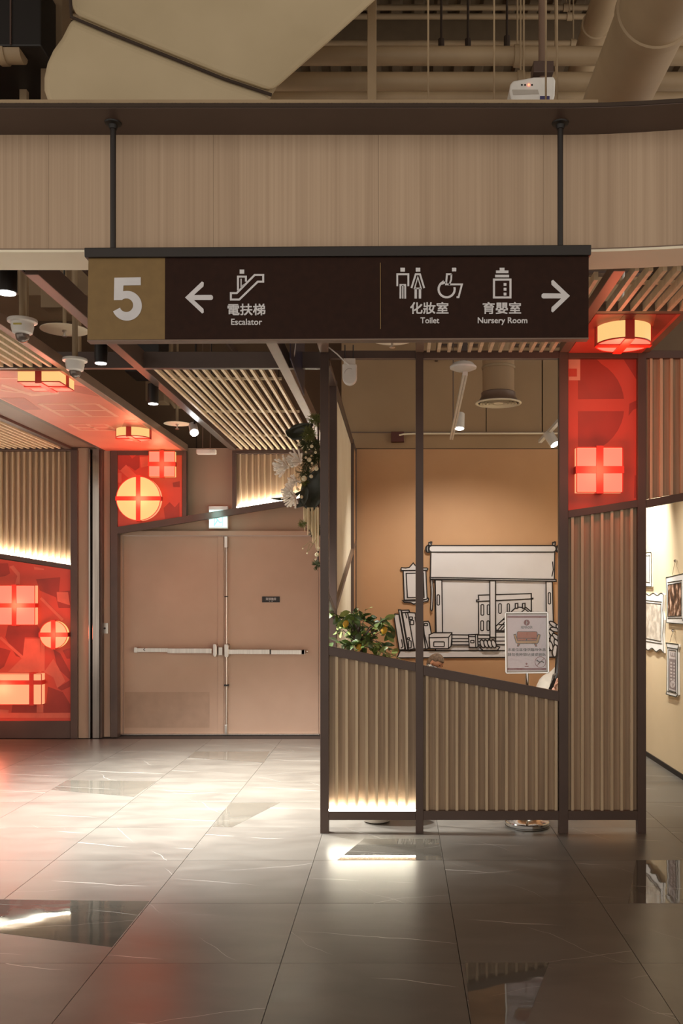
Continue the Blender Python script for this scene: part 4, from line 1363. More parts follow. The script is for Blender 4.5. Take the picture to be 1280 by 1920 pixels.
class Cut:
    """cut-out board drawing: white boards with black outlines"""
    def __init__(self, t):
        self.t = t

    def board(self, name, pts, layer, closed=True, lw=LWD, extra=()):
        d = 0.0035 * layer
        o = MB().prism([W(x, y, MY - d) for x, y in pts], (0, 0.0034, 0)).build(name, BOARD, self.t)
        ink = MB()
        ink.stroke(pts, lw, mf(d + 0.0004), (0, -0.0012, 0), True)
        for e in extra:
            cl = e[0] == 'c'
            ink.stroke(e[1:] if cl else e, lw * 0.9, mf(d + 0.0004), (0, -0.0012, 0), cl)
        ink.build('ink_line', INK, o)
        return o


t = thing('mirror_mural', W(776, 1130, MY), 'white cartoon mirror cut-out with black outlines on the orange wall', 'wall mural')
cu = Cut(t)
top = [(130, 455), (140, 435), (200, 440), (255, 432), (285, 400), (315, 365), (345, 400), (375, 432), (450, 440), (520, 440), (535, 455), (520, 472), (330, 476), (140, 478)]
cu.board('frame', [m2(*p) for p in [(165, 480), (505, 478), (525, 910), (182, 922)]], 1)
cu.board('glass', [m2(*p) for p in [(210, 520), (465, 516), (478, 880), (228, 884)]], 2)
cu.board('crest', [m2(*p) for p in top], 2)
cu.board('foot', [m2(*p) for p in [(155, 928), (185, 935), (330, 935), (480, 920), (520, 905), (535, 890), (548, 905), (535, 935), (460, 952), (370, 965), (325, 982), (280, 960), (180, 955)]], 2)

t = thing('window_mural', W(925, 1235, MY), 'white cartoon window cut-out with roller blind on the orange wall', 'wall mural')
cu = Cut(t)
M = lambda L: [m3(*p) for p in L]
cu.board('window_board', M([(150, 370), (1085, 380), (1105, 940), (155, 940)]), 1)
cu.board('shelf', M([(62 - 190, 940), (1230, 938), (1230, 990), (62 - 190 - 25, 996)]), 2)
cu.board('building', M([(498, 545), (920, 522), (922, 815), (500, 812)]), 2, extra=(
    ['c'] + M(rrect(518, 570, 540, 655, 8)), ['c'] + M(rrect(568, 572, 586, 650, 8)), ['c'] + M(rrect(660, 563, 680, 640, 8)), ['c'] + M(rrect(728, 563, 745, 630, 8)),
    ['c'] + M(rrect(516, 700, 538, 778, 8)), ['c'] + M(rrect(566, 700, 584, 778, 8))))
cu.board('building_parapet', M([(497, 495), (920, 482), (920, 520), (932, 520), (930, 524), (482, 546), (482, 534), (500, 532)]), 3)
roof = M([(635, 745), (800, 590), (880, 595), (935, 640), (935, 790), (640, 778)])
lines = []
for i in range(6):
    lines.append(M([(650 + 25 * i, 775), (760 + 25 * i, 650)]))
lines += [M([(690, 690), (900, 690)]), M([(660, 730), (930, 730)]), M([(740, 640), (890, 640)]), M([(830, 640), (870, 605), (930, 655)])]
cu.board('tiled_roof', roof, 4, extra=lines)
for a in (792, 850):
    cu.board('chimney', M([(a, 562), (a + 20, 560), (a + 20, 598), (a, 600)]), 5)
cu.board('ridge_steps', M([(635, 790), (1035, 790), (1035, 890), (635, 890)]), 3, extra=(M([(635, 830), (1035, 830)]), M([(635, 862), (1035, 862)])))
cu.board('window_jamb', M([(152, 372), (205, 374), (210, 800), (160, 800)]), 6, extra=(['c'] + M(rrect(167, 492, 186, 574, 8)),))
cu.board('mullion', M([(588, 378), (634, 378), (634, 832), (590, 830)]), 6)
cu.board('window_jamb', M([(1038, 384), (1088, 384), (1100, 840), (1042, 840)]), 6, extra=(['c'] + M(rrect(1056, 475, 1074, 565, 8)),))
cu.board('window_rails', M([(285, 812), (588, 815), (588, 892), (285, 892)]), 6, extra=(M([(285, 842), (588, 842)]), M([(285, 866), (588, 866)])))
cu.board('blind', M([(118, 140), (1108, 145), (1104, 368), (114, 358)]), 7, extra=(M([(1090, 225), (1096, 290), (1085, 345)]),))
cu.board('blind_bar', M([(112, 353), (1118, 370), (1120, 384), (114, 366)]), 8)
cu.board('blind_roller', M(rrect(103, 98, 1118, 150, 24, 5)), 9)
for a in (70, 1112):
    cu.board('roller_knob', M([(a + 26 + 22 * math.cos(z * PI / 8), 125 + 28 * math.sin(z * PI / 8)) for z in range(16)]), 8, extra=(M([(a + 18, 100), (a + 12, 125), (a + 18, 150)]), M([(a + 30, 98), (a + 24, 125), (a + 30, 152)])))
for a in (112, 1102):
    cu.board('roller_hook', M([(a - 12, 95), (a - 12, 74), (a - 4, 72), (a, 80), (a + 4, 68), (a + 13, 70), (a + 8, 95)]), 8)
cu.board('pull_cord', M([(117, 372), (131, 372), (136, 450), (134, 540), (130, 610), (122, 620), (116, 610), (120, 480)]), 8)
cu.board('storage_box', M([(103, 812), (140, 795), (285, 795), (285, 830), (278, 905), (255, 922), (110, 922), (105, 840)]), 10, extra=(M([(103, 835), (258, 832), (285, 800)]), M([(258, 832), (258, 920)]), ['c'] + M(rrect(140, 868, 225, 906, 6))))
cu.board('small_box', M([(418, 812), (490, 808), (494, 908), (480, 914), (424, 912)]), 10, extra=(M([(418, 826), (476, 826)]), M([(474, 812), (476, 912)]), ['c'] + M(rrect(436, 856, 462, 876, 3))))
cu.board('bread_tray', M([(510, 915), (540, 900), (640, 900), (668, 910), (650, 936), (535, 936)]), 10)
for i, a in enumerate((530, 560, 590, 620)):
    cu.board('bread_roll', M([(a + 20 * math.cos(z * PI / 7) * 0.9 + 8 * math.sin(z * PI / 7), 884 + 32 * math.sin(z * PI / 7)) for z in range(14)]), 11 + i)
# potted leaves at the right end
for i, (x_, y_, a, L) in enumerate(((1098, 730, 35, 40), (1110, 770, 15, 40), (1085, 800, 50, 38), (1120, 830, 40, 40), (1090, 860, 80, 44), (1125, 890, 70, 44), (1110, 940, 95, 50), (1075, 900, 75, 40), (1150, 760, 40, 40), (1160, 860, 60, 44))):
    ca, sa = math.cos(math.radians(a)), math.sin(math.radians(a))
    cu.board('plant_leaf', M([(x_ + ca * L * math.cos(z * PI / 7) - sa * L * 0.42 * math.sin(z * PI / 7), y_ + sa * L * math.cos(z * PI / 7) + ca * L * 0.42 * math.sin(z * PI / 7)) for z in range(14)]), 9 + i)

t = thing('books_mural', W(762, 1219, MY), 'white cartoon row of leaning books on the painted shelf', 'wall mural')
cu = Cut(t)
B = lambda L: [m2(*p) for p in L]
cu.board('book', B([(25, 1150), (40, 1130), (100, 1135), (190, 1640), (180, 1665), (105, 1668)]), 4, extra=(B([(140, 1510), (160, 1620), (130, 1645)]),))
cu.board('book', B([(95, 1068), (130, 1070), (235, 1665), (205, 1672)]), 6)
cu.board('book', B([(130, 1075), (250, 1072), (262, 1100), (150, 1110)]), 5)
cu.board('book', B([(150, 1110), (232, 1110), (330, 1650), (250, 1670), (240, 1650)]), 7, extra=(B([(200, 1120), (220, 1195)]), ['c'] + B(rrect(230, 1485, 262, 1515, 12)), ['c'] + B(rrect(245, 1530, 285, 1640, 16))))
cu.board('book', B([(225, 1105), (345, 1115), (420, 1650), (330, 1655)]), 5, extra=(['c'] + B(rrect(255, 1175, 305, 1210, 6)), ['c'] + B(rrect(272, 1225, 322, 1290, 8))))
cu.board('book', B([(345, 1180), (440, 1200), (500, 1650), (420, 1655)]), 6)
cu.board('book', B([(465, 1245), (540, 1240), (560, 1270), (600, 1500), (560, 1640), (500, 1660)]), 4, extra=(['c'] + B(rrect(480, 1272, 532, 1305, 10)), B([(485, 1440), (540, 1640)])))

# ================================================================== PICTURE FRAMES ON THE RIGHT WALL
PXW = RX - 0.022


def R(x, y, d=0.0):
    X = PXW - d
    Y = X * FPX / (x - VX)
    return Vector((X, Y, EYE - (y - VY) * Y / FPX))


def pic_mat(name, c1, c2, c3, sc):
    m = bpy.data.materials.new(name)
    m.use_nodes = True
    nt = m.node_tree
    b = nt.nodes['Principled BSDF']
    b.inputs['Roughness'].default_value = 0.5
    g = nt.nodes.new('ShaderNodeNewGeometry')
    mp = nt.nodes.new('ShaderNodeMapping'); mp.inputs['Scale'].default_value = sc
    nt.links.new(g.outputs['Position'], mp.inputs['Vector'])
    n = nt.nodes.new('ShaderNodeTexNoise'); n.inputs['Scale'].default_value = 1.0; n.inputs['Detail'].default_value = 3
    nt.links.new(mp.outputs[0], n.inputs['Vector'])
    r = nt.nodes.new('ShaderNodeValToRGB')
    r.color_ramp.elements[0].position = 0.42; r.color_ramp.elements[0].color = c1
    r.color_ramp.elements[1].position = 0.62; r.color_ramp.elements[1].color = c3
    e = r.color_ramp.elements.new(0.52); e.color = c2
    nt.links.new(n.outputs['Fac'], r.inputs['Fac'])
    nt.links.new(r.outputs['Color'], b.inputs['Base Color'])
    MATS[name] = m
    return m


CROWD = pic_mat('photo_of_crowd', rgb(60, 40, 28), rgb(120, 84, 60), rgb(226, 190, 166), (14, 14, 9))
MAP = pic_mat('photo_of_map', rgb(188, 176, 160), rgb(212, 200, 182), rgb(226, 218, 204), (10, 10, 12))
ADV = mat('poster_mauve', rgb(150, 136, 134), 0.5)
ADL = mat('poster_pale', rgb(216, 206, 202), 0.5)
FRW = mat('frame_board_white', rgb(246, 242, 236), 0.55)


def c5(x, y):
    return (1040 + x / 3.554, 920 + y / 3.554)


def pic(label, outline, inner, pmat, pin=None, lines=()):
    ctr = R(*outline[0])
    zlo = min(R(*p).z for p in outline)
    t = thing('picture_frame', (PXW, ctr.y, zlo), label, 'picture frame', 'cartoon picture frames')
    board = MB().prism([R(*p) for p in outline], (0.020, 0, 0)).build('frame_board', FRW, t, fix=True)
    MB().prism([R(p[0], p[1], 0.0012) for p in inner], (0.0010, 0, 0)).build('picture', pmat, t, fix=True)
    ink = MB()
    n = len(outline)
    for i in range(n):
        ink.bar(R(*outline[i]) - Vector((0.001, 0, 0)), R(*outline[(i + 1) % n]) - Vector((0.001, 0, 0)), 0.008, 0.003, (1, 0, 0))
    n = len(inner)
    for i in range(n):
        ink.bar(R(inner[i][0], inner[i][1], 0.002), R(inner[(i + 1) % n][0], inner[(i + 1) % n][1], 0.002), 0.007, 0.003, (1, 0, 0))
    for ln in lines:
        for a, b in zip(ln[:-1], ln[1:]):
            ink.bar(R(a[0], a[1], 0.002), R(b[0], b[1], 0.002), 0.007, 0.003, (1, 0, 0))
    ink.build('ink_line', mat('dark_green_ink', rgb(40, 46, 38), 0.6), board)
    if pin:
        p, a, b = [R(*z) for z in pin]
        MB().tube([a, p, b], 0.0022, 5).build('string', mat('string_grey', rgb(150, 130, 105), 0.7), t)
        MB().lathe([(0.012, -0.018), (0.014, 0.0), (0.008, 0.012)], p, (-1, 0, 0), 12).build('pin', CHROME, t)
    return t


cc5 = lambda L: [c5(*p) for p in L]
pic('white cartoon frame with a photo of a crowd at the right edge',
    cc5([(740, 580), (800, 566), (880, 548), (880, 890), (744, 880), (742, 860), (748, 830)]), cc5([(752, 628), (842, 612), (842, 834), (752, 838)]), CROWD,
    cc5([(801, 468), (782, 560), (828, 552)]), [cc5([(750, 612), (845, 598)]), cc5([(750, 850), (846, 848), (858, 880)])])
pp_ = pic('narrow white cartoon frame holding a pale advertising poster',
          cc5([(740, 1014), (822, 1024), (822, 1040), (816, 1060), (818, 1360), (806, 1374), (740, 1355), (745, 1335), (748, 1046)]), cc5([(756, 1060), (806, 1068), (806, 1345), (756, 1328)]), ADL,
          cc5([(786, 932), (766, 1010), (812, 1016)]), [cc5([(746, 1044), (818, 1056)]), cc5([(748, 1336), (812, 1352)])])
MB().prism([R(*c5(x, y), 0.0022) for x, y in [(760, 1118), (803, 1125), (803, 1330), (760, 1315)]], (0.0008, 0, 0)).build('poster_field', ADV, pp_, fix=True)
mb = MB()
for i in range(6):
    y0 = 1140 + i * 22
    mb.prism([R(*c5(x, y), 0.0032) for x, y in [(768, y0), (780, y0 + 2), (780, y0 + 14), (768, y0 + 12)]], (0.0008, 0, 0))
    mb.prism([R(*c5(x, y), 0.0032) for x, y in [(789, y0 + 6), (798, y0 + 7), (798, y0 + 17), (789, y0 + 16)]], (0.0008, 0, 0))
mb.prism([R(*c5(x, y), 0.0032) for x, y in arc(784, 1290, 17, 0, 345, 14, 24)], (0.0008, 0, 0))
mb.build('poster_print', ADL, pp_, fix=True)
mb = MB()
mb.stroke(cc5([(772, 1075), (772, 1100), (797, 1104), (797, 1080)]), 0.9, lambda x, y: R(x, y, 0.0024), (-0.0008, 0, 0))
mb.stroke(cc5([(784, 1080), (784, 1100)]), 0.9, lambda x, y: R(x, y, 0.0024), (-0.0008, 0, 0))
mb.stroke(cc5([(778, 1280), (786, 1292), (794, 1284)]), 0.9, lambda x, y: R(x, y, 0.0042), (-0.0008, 0, 0))
mb.stroke(cc5([(786, 1292), (784, 1306)]), 0.9, lambda x, y: R(x, y, 0.0042), (-0.0008, 0, 0))
mb.build('poster_mark', ADV, pp_)
scal = [(560, 692)] + [(560 + i * 9, 690 + 8 * math.sin(i * 1.05)) for i in range(1, 18)] + [(722, 692), (718, 800), (724, 860), (718, 950), (722, 1040), (724, 1082)] + [(715 - i * 9.5, 1070 - 10 * math.sin(i * 1.1) - i * 1.6) for i in range(0, 17)]
pic('white scalloped cartoon frame around a pale picture, half behind the post', cc5(scal), cc5([(585, 745), (706, 756), (706, 1004), (585, 980)]), MAP, None, [cc5([(580, 728), (710, 742)]), cc5([(580, 1000), (710, 1020)])])
pic('small white cartoon frame highest on the wall, cut by the post', cc5([(575, 418), (640, 410), (642, 640), (575, 636)]), cc5([(585, 436), (632, 432), (632, 612), (585, 606)]), ADL, None, [])

# ================================================================== BENCH AND PEOPLE IN THE NOOK
t = thing('bench', (0.95, 9.75, 0), 'low upholstered bench along the mural wall inside the nook', 'bench')
BEN = mat('bench_fabric', rgb(120, 92, 70), 0.8)
MB().box(-0.25, 2.1, 9.50, 10.15, 0.12, 0.30).build('seat_base', WOODP, t, bevel=0.006)
MB().box(-0.25, 2.1, 9.48, 10.15, 0.30, 0.36).build('seat_cushion', BEN, t, bevel=0.02, segs=3)
for xx in (-0.15, 0.9, 1.95):
    MB().box(xx, xx + 0.06, 9.6, 9.66, 0, 0.12).build('leg', FRAME, t)
    MB().box(xx, xx + 0.06, 10.0, 10.06, 0, 0.12).build('leg', FRAME, t)

SKIN = mat('skin', rgb(206, 150, 118), 0.5, 0, rgb(196, 138, 108), (20, 20, 20))
SKINP = mat('skin_light', rgb(232, 182, 160), 0.5, 0, rgb(222, 170, 148), (20, 20, 20))


def skin_obj(name, nodes, edges, material, parent, sub=2, root=0):
    """nodes: list of (point, radius or (rx, ry)); grown with a Skin modifier"""
    org = root_loc(parent)
    me = bpy.data.meshes.new(name)
    me.from_pydata([tuple(Vector(p) - org) for p, r in nodes], edges, [])
    me.materials.append(material)
    o = bpy.data.objects.new(name, me)
    COL.objects.link(o)
    o.parent = parent
    bm = bmesh.new(); bm.from_mesh(me)
    lay = bm.verts.layers.skin.verify()
    bm.verts.ensure_lookup_table()
    for i, (p, r) in enumerate(nodes):
        sv = bm.verts[i][lay]
        sv.radius = (r, r) if not isinstance(r, (tuple, list)) else r
        sv.use_root = (i == root)
    bm.to_mesh(me); bm.free()
    m = o.modifiers.new('skin', 'SKIN'); m.use_smooth_shade = True
    s = o.modifiers.new('sub', 'SUBSURF'); s.levels = sub; s.render_levels = sub
    return o


def head_mesh(c, fwd, up, h, parent, skin, hair, bun=False, long_hair=False):
    """head of height h, face towards fwd; returned as deformed sphere with nose, ears, eyes and hair cap"""
    f = Vector(fwd).normalized(); u = Vector(up).normalized(); u = (u - f * u.dot(f)).normalized(); s = f.cross(u)
    c = Vector(c)
    mb = MB(); N, Mm = 18, 26
    for i in range(N + 1):
        th = PI * i / N
        for j in range(Mm):
            ph = 2 * PI * j / Mm
            x = math.sin(th) * math.cos(ph); y = math.sin(th) * math.sin(ph); z = math.cos(th)
            rx, ry, rz = 0.40 * h, 0.335 * h, 0.5 * h       # front-back, side, up
            if z < 0:
                k = 1 + 0.26 * z
                ry *= k; rx *= (1 + 0.10 * z)
            px, py, pz = x * rx, y * ry, z * rz
            if x > 0.8 and abs(y) < 0.16 and -0.42 < z < 0.08:      # nose
                px += 0.085 * h * (1 - abs(y) / 0.16) * max(0, 1 - abs(z + 0.22) / 0.26)
            if x > 0.7 and 0.14 < abs(y) < 0.5 and 0.0 < z < 0.22:   # eye sockets
                px -= 0.02 * h
            if x > 0.6 and z < -0.75:                                # chin
                px += 0.03 * h
            mb.v.append(c + f * px + s * py + u * pz)
    for i in range(N):
        for j in range(Mm):
            a = i * Mm + j; b = i * Mm + (j + 1) % Mm
            mb.f.append((a, a + Mm, b + Mm, b))
    for sg in (-1, 1):                                               # ears
        mb.lathe([(0.012 * h, -0.03 * h), (0.085 * h, -0.01 * h), (0.095 * h, 0.02 * h), (0.05 * h, 0.035 * h)], c + s * sg * 0.325 * h - f * 0.02 * h - u * 0.04 * h, s * sg - f * 0.3, 12)
    hd = mb.build('head', skin, parent, smooth=True)
    ey = MB()
    for sg in (-1, 1):
        ey.lathe([(0.03 * h, -0.02 * h), (0.028 * h, 0.004 * h), (0.01 * h, 0.012 * h)], c + f * 0.355 * h + s * sg * 0.13 * h + u * 0.04 * h, f, 10)
    ey.lathe([(0.012 * h, 0), (0.012 * h, 0.004 * h)], c + f * 0.375 * h - u * 0.27 * h, f, 8)
    ey.build('eyes', INK, hd)
    hb = MB()
    for i in range(N + 1):
        th = PI * i / N
        for j in range(Mm):
            ph = 2 * PI * j / Mm
            x = math.sin(th) * math.cos(ph); y = math.sin(th) * math.sin(ph); z = math.cos(th)
            lim = 0.45 if x > 0.35 else (0.22 if x > -0.15 else (-0.55 if not long_hair else -1.0))
            k = 1.07 if z > lim else 0.93
            rx, ry, rz = 0.42 * h, 0.345 * h, 0.5 * h
            hb.v.append(c + (f * x * rx + s * y * ry + u * z * rz) * k - f * 0.01 * h)
    for i in range(N):
        for j in range(Mm):
            a = i * Mm + j; b = i * Mm + (j + 1) % Mm
            hb.f.append((a, a + Mm, b + Mm, b))
    hb.build('hair', hair, hd, smooth=True)
    return hd, f, u, s


def hand(wrist, d, n, parent, skin, size=0.17, curl=0.5, flip=1):
    """d = direction of the fingers, n = palm normal; five fingers, each a tapered bent chain"""
    d = Vector(d).normalized(); n = Vector(n).normalized(); n = (n - d * n.dot(d)).normalized(); s = d.cross(n) * flip
    wv = Vector(wrist)
    mb = MB()
    L = size
    palm = [wv, wv + d * L * 0.25, wv + d * L * 0.48]
    vs = []
    for p, wd, tk in ((palm[0], 0.15, 0.11), (palm[1], 0.22, 0.09), (palm[2], 0.24, 0.07)):
        for k in range(10):
            a = 2 * PI * k / 10
            vs.append(p + s * math.cos(a) * wd * L + n * math.sin(a) * tk * L)
    fs = []
    for i in range(2):
        for k in range(10):
            a = i * 10 + k; b = i * 10 + (k + 1) % 10
            fs.append((a, b, b + 10, a + 10))
    fs += [tuple(range(9, -1, -1)), tuple(range(20, 30))]
    mb.add(vs, fs)
    for i, (off, ln) in enumerate(((-0.17, 0.44), (-0.06, 0.50), (0.055, 0.47), (0.165, 0.37))):
        p = palm[2] + s * off * L - d * 0.03 * L
        pts = [p]
        ang = 0.0
        for kk, frac in enumerate((0.42, 0.32, 0.26)):
            ang += curl * (0.6 + 0.35 * kk)
            p = p + (d * math.cos(ang) + n * math.sin(ang)) * ln * L * frac
            pts.append(p)
        mb.tube(pts, [0.052 * L, 0.05 * L, 0.045 * L, 0.034 * L], 8)
    p = wv + d * L * 0.14 - s * 0.17 * L
    q = p + (d * 0.6 - s * 0.65 + n * 0.3).normalized() * L * 0.22
    r = q + (d * 0.9 - s * 0.1 + n * 0.5).normalized() * L * 0.2
    mb.tube([p, q, r], [0.07 * L, 0.06 * L, 0.04 * L], 8)
    return mb.build('hand', skin, parent, smooth=True)


# first person: short hair, hunched, black top with patterned collar
hc = W(816, 1244, 9.55)
hx = hc.x
t = thing('person', (hx, 9.75, 0), 'seated person with short greying hair, dark top and patterned scarf, seen behind the screen', 'person')
SHIRT = mat('black_cloth', rgb(36, 30, 28), 0.85)
TRS = mat('grey_trousers', rgb(84, 78, 74), 0.85)
HAIR1 = mat('greying_hair', rgb(96, 76, 62), 0.7, 0, rgb(140, 116, 96), (60, 60, 60))
pel = Vector((hx + 0.04, 9.82, 0.50))
nk = hc + Vector((-0.015, 0.06, -0.13))
ch = Vector((hx + 0.05, 9.80, 0.70))
shR, shL = Vector((hx - 0.14, 9.72, 0.76)), W(846, 1274, 9.55)
elR, elL = Vector((hx - 0.16, 9.42, 0.62)), Vector((hx + 0.34, 9.38, 0.64))
wrR, wrL = Vector((hx + 0.02, 9.22, 0.62)), Vector((hx + 0.16, 9.20, 0.63))
hpR, hpL = Vector((hx - 0.08, 9.76, 0.49)), Vector((hx + 0.16, 9.76, 0.49))
knR, knL = Vector((hx - 0.12, 9.36, 0.50)), Vector((hx + 0.22, 9.36, 0.50))
anR, anL = Vector((hx - 0.12, 9.34, 0.09)), Vector((hx + 0.22, 9.34, 0.09))
toR, toL = anR + Vector((0, -0.17, -0.05)), anL + Vector((0, -0.17, -0.05))
nodes = [(pel, 0.13), (ch, (0.155, 0.12)), (nk, 0.055), (shR, 0.065), (elR, 0.047), (wrR, 0.03), (shL, 0.065), (elL, 0.047), (wrL, 0.03),
         (hpR, 0.09), (knR, 0.062), (anR, 0.04), (toR, 0.032), (hpL, 0.09), (knL, 0.062), (anL, 0.04), (toL, 0.032), (hc + Vector((0, 0.0, -0.03)), 0.05)]
edges = [(0, 1), (1, 2), (1, 3), (3, 4), (4, 5), (1, 6), (6, 7), (7, 8), (0, 9), (9, 10), (10, 11), (11, 12), (0, 13), (13, 14), (14, 15), (15, 16), (2, 17)]
skin_obj('body', nodes, edges, SKIN, t)
skin_obj('dark_top', [(pel + Vector((0, 0, 0.02)), 0.142), (ch, (0.175, 0.135)), (shR, 0.078), (elR, 0.06), (wrR + (elR - wrR) * 0.15, 0.045), (shL, 0.078), (elL, 0.06), (wrL + (elL - wrL) * 0.15, 0.045), (nk + Vector((0, 0.01, -0.03)), 0.07)],
         [(0, 1), (1, 2), (2, 3), (3, 4), (1, 5), (5, 6), (6, 7), (1, 8)], SHIRT, t)
skin_obj('trousers', [(pel, 0.145), (hpR, 0.1), (knR, 0.075), (anR + Vector((0, 0, .03)), 0.058), (hpL, 0.1), (knL, 0.075), (anL + Vector((0, 0, .03)), 0.058)], [(0, 1), (1, 2), (2, 3), (0, 4), (4, 5), (5, 6)], TRS, t)
head_mesh(hc, (0.72, -0.55, -0.42), (0.35, 0.0, 1), 0.205, t, SKIN, HAIR1)
SCARF = pic_mat('patterned_scarf', rgb(50, 46, 44), rgb(150, 146, 142), rgb(226, 224, 220), (40, 40, 40))
mb = MB()
mb.lathe([(0.062, -0.035), (0.082, -0.02), (0.088, 0.0), (0.080, 0.022), (0.066, 0.035)], hc + Vector((-0.018, -0.04, -0.050)), (0.4, -0.1, 1), 20, close=False)
mb.build('scarf', SCARF, t, smooth=True)
hand(wrR, (0.75, -0.4, 0.1), (0.1, 0.3, 1), t, SKIN, 0.17, 0.55)
hand(wrL, (-0.75, -0.4, 0.1), (-0.1, 0.3, 1), t, SKIN, 0.17, 0.55, -1)
tag(MB().box(hx + 0.05, hx + 0.14, 9.09, 9.24, 0.665, 0.673).build('mobile_phone', BLACK, bevel=0.003), 'black mobile phone held by the person with short hair', 'phone')

# second person: long black hair, white top, mostly behind the third post
hc = W(1062, 1212, 9.3)
hx = hc.x
t = thing('person', (hx, 9.75, 0), 'seated person in a white top with long black hair, mostly behind the third post', 'person')
WTOP = mat('white_cloth', rgb(232, 224, 212), 0.85, 0, rgb(214, 206, 194), (12, 12, 12))
STRAP = mat('black_strap', rgb(26, 22, 20), 0.6)
pel = Vector((hx + 0.0, 9.80, 0.50))
ch = W(1042, 1305, 9.45)
shR = W(1018, 1286, 9.35); shL = Vector((hx + 0.20, 9.5, 0.76))
elR = W(1022, 1350, 9.1); elL = Vector((hx + 0.26, 9.25, 0.58))
wrR = W(1041, 1288, 8.98); wrL = Vector((hx + 0.10, 9.05, 0.60))
nk = hc + Vector((-0.02, 0.03, -0.13))
hpR, hpL = Vector((hx - 0.12, 9.74, 0.49)), Vector((hx + 0.12, 9.74, 0.49))
knR, knL = Vector((hx - 0.14, 9.34, 0.50)), Vector((hx + 0.16, 9.34, 0.50))
anR, anL = Vector((hx - 0.14, 9.34, 0.09)), Vector((hx + 0.16, 9.34, 0.09))
toR, toL = anR + Vector((0, -0.16, -0.05)), anL + Vector((0, -0.16, -0.05))
nodes = [(pel, 0.125), (ch, (0.14, 0.11)), (nk, 0.05), (shR, 0.06), (elR, 0.042), (wrR, 0.027), (shL, 0.06), (elL, 0.042), (wrL, 0.027),
         (hpR, 0.09), (knR, 0.06), (anR, 0.038), (toR, 0.03), (hpL, 0.09), (knL, 0.06), (anL, 0.038), (toL, 0.03), (hc + Vector((0, 0.0, -0.03)), 0.05)]
skin_obj('body', nodes, edges, SKINP, t)
skin_obj('white_top', [(pel + Vector((0, 0, 0.02)), 0.138), (ch, (0.165, 0.13)), (shR, 0.098), (elR + (shR - elR) * 0.4, 0.085), (shL, 0.08), (elL + (shL - elL) * 0.4, 0.066), (nk + Vector((0, 0.01, -0.03)), 0.065)],
         [(0, 1), (1, 2), (2, 3), (1, 4), (4, 5), (1, 6)], WTOP, t)
skin_obj('trousers', [(pel, 0.14), (hpR, 0.1), (knR, 0.072), (anR + Vector((0, 0, .03)), 0.055), (hpL, 0.1), (knL, 0.072), (anL + Vector((0, 0, .03)), 0.055)], [(0, 1), (1, 2), (2, 3), (0, 4), (4, 5), (5, 6)], SHIRT, t)
head_mesh(hc, (-0.3, -0.8, -0.4), (0, 0, 1), 0.205, t, SKINP, mat('black_hair', rgb(28, 20, 17), 0.45), long_hair=True)
mb = MB()
mb.tube([hc + Vector((-0.05, 0.0, 0.0)), W(1047, 1240, 9.25), W(1044, 1262, 9.15), W(1038, 1282, 9.10)], [0.05, 0.036, 0.026, 0.012], 10)
mb.build('hair_lock', MATS['black_hair'], t, smooth=True)
hand(wrR, (0.25, -0.1, 1), (0.9, -0.2, -0.1), t, SKINP, 0.165, 0.6)
hand(wrL, (-0.8, -0.3, 0.1), (0, 0.2, 1), t, SKINP, 0.165, 0.5, -1)
mb = MB()
mb.prism([W(1029, 1290, 9.14), W(1036, 1264, 9.14), W(1042, 1262, 9.12), W(1036, 1292, 9.12)], (0.01, 0.03, 0)).build('shawl_fold', mat('grey_print_cloth', rgb(170, 160, 148), 0.85, 0, rgb(80, 72, 64), (40, 40, 40)), t)
mb = MB()
mb.bar(W(1031, 1293, 9.06), W(1041, 1272, 9.04), 0.035, 0.012, (0, -1, 0)).build('bag_strap', STRAP, t)

# ================================================================== NOTICE STAND
NY = 6.58
kx = NY / FPX
bc = FL(988, 1549)
bc.y = NY + 0.0
bc = Vector((W(988, 0, NY).x, NY, 0))
t = thing('notice_stand', bc, 'chrome floor stand holding a framed reminder notice behind the screen', 'sign stand')
MB().lathe([(0.150, 0.0), (0.155, 0.006), (0.155, 0.034), (0.150, 0.040), (0.10, 0.044), (0.05, 0.060), (0.02, 0.075)], bc, (0, 0, 1), 40).build('base', CHROME, t, smooth=True)
MB().lathe([(0.157, 0.010), (0.157, 0.014)], bc, (0, 0, 1), 40).build('base_groove', BLACK, t)
MB().tube([bc + Vector((0, 0, 0.06)), (bc.x, bc.y, W(0, 1262, NY).z)], 0.0095, 14).build('pole', CHROME, t, smooth=True)
MB().tube([(bc.x, bc.y, W(0, 1285, NY).z), (bc.x, bc.y, W(0, 1262, NY).z)], 0.0125, 14).build('pole_collar', CHROME, t, smooth=True)
C3P = lambda x, y: m3(x, y)
fx = [m3(*p) for p in [(712, 634), (1052, 632), (1058, 1114), (718, 1118)]]
MB().prism([W(x, y, NY) for x, y in fx], (0, 0.008, 0)).build('back_plate', WHITEM, t)
fi = [m3(*p) for p in [(728, 652), (1038, 650), (1042, 1098), (732, 1100)]]
poster = MB().prism([W(x, y, NY - 0.0012) for x, y in fi], (0, 0.001, 0)).build('poster', mat('poster_paper', rgb(250, 240, 246), 0.6, 0, rgb(244, 232, 240), (9, 9, 9)), t)
frm = MB()
for i in range(4):
    frm.bar(W(*[(fx[i][0] * 0.96 + fi[i][0] * 0.04), (fx[i][1] * 0.96 + fi[i][1] * 0.04)], NY - 0.003), W(fx[(i + 1) % 4][0] * 0.96 + fi[(i + 1) % 4][0] * 0.04, fx[(i + 1) % 4][1] * 0.96 + fi[(i + 1) % 4][1] * 0.04, NY - 0.003), 0.011, 0.012, (0, 1, 0))
frm.build('clear_frame', CHROME, t, bevel=0.002)
NF = lambda x, y: W(*m3(x, y), NY - 0.0016)
NX = (0, -0.0005, 0)
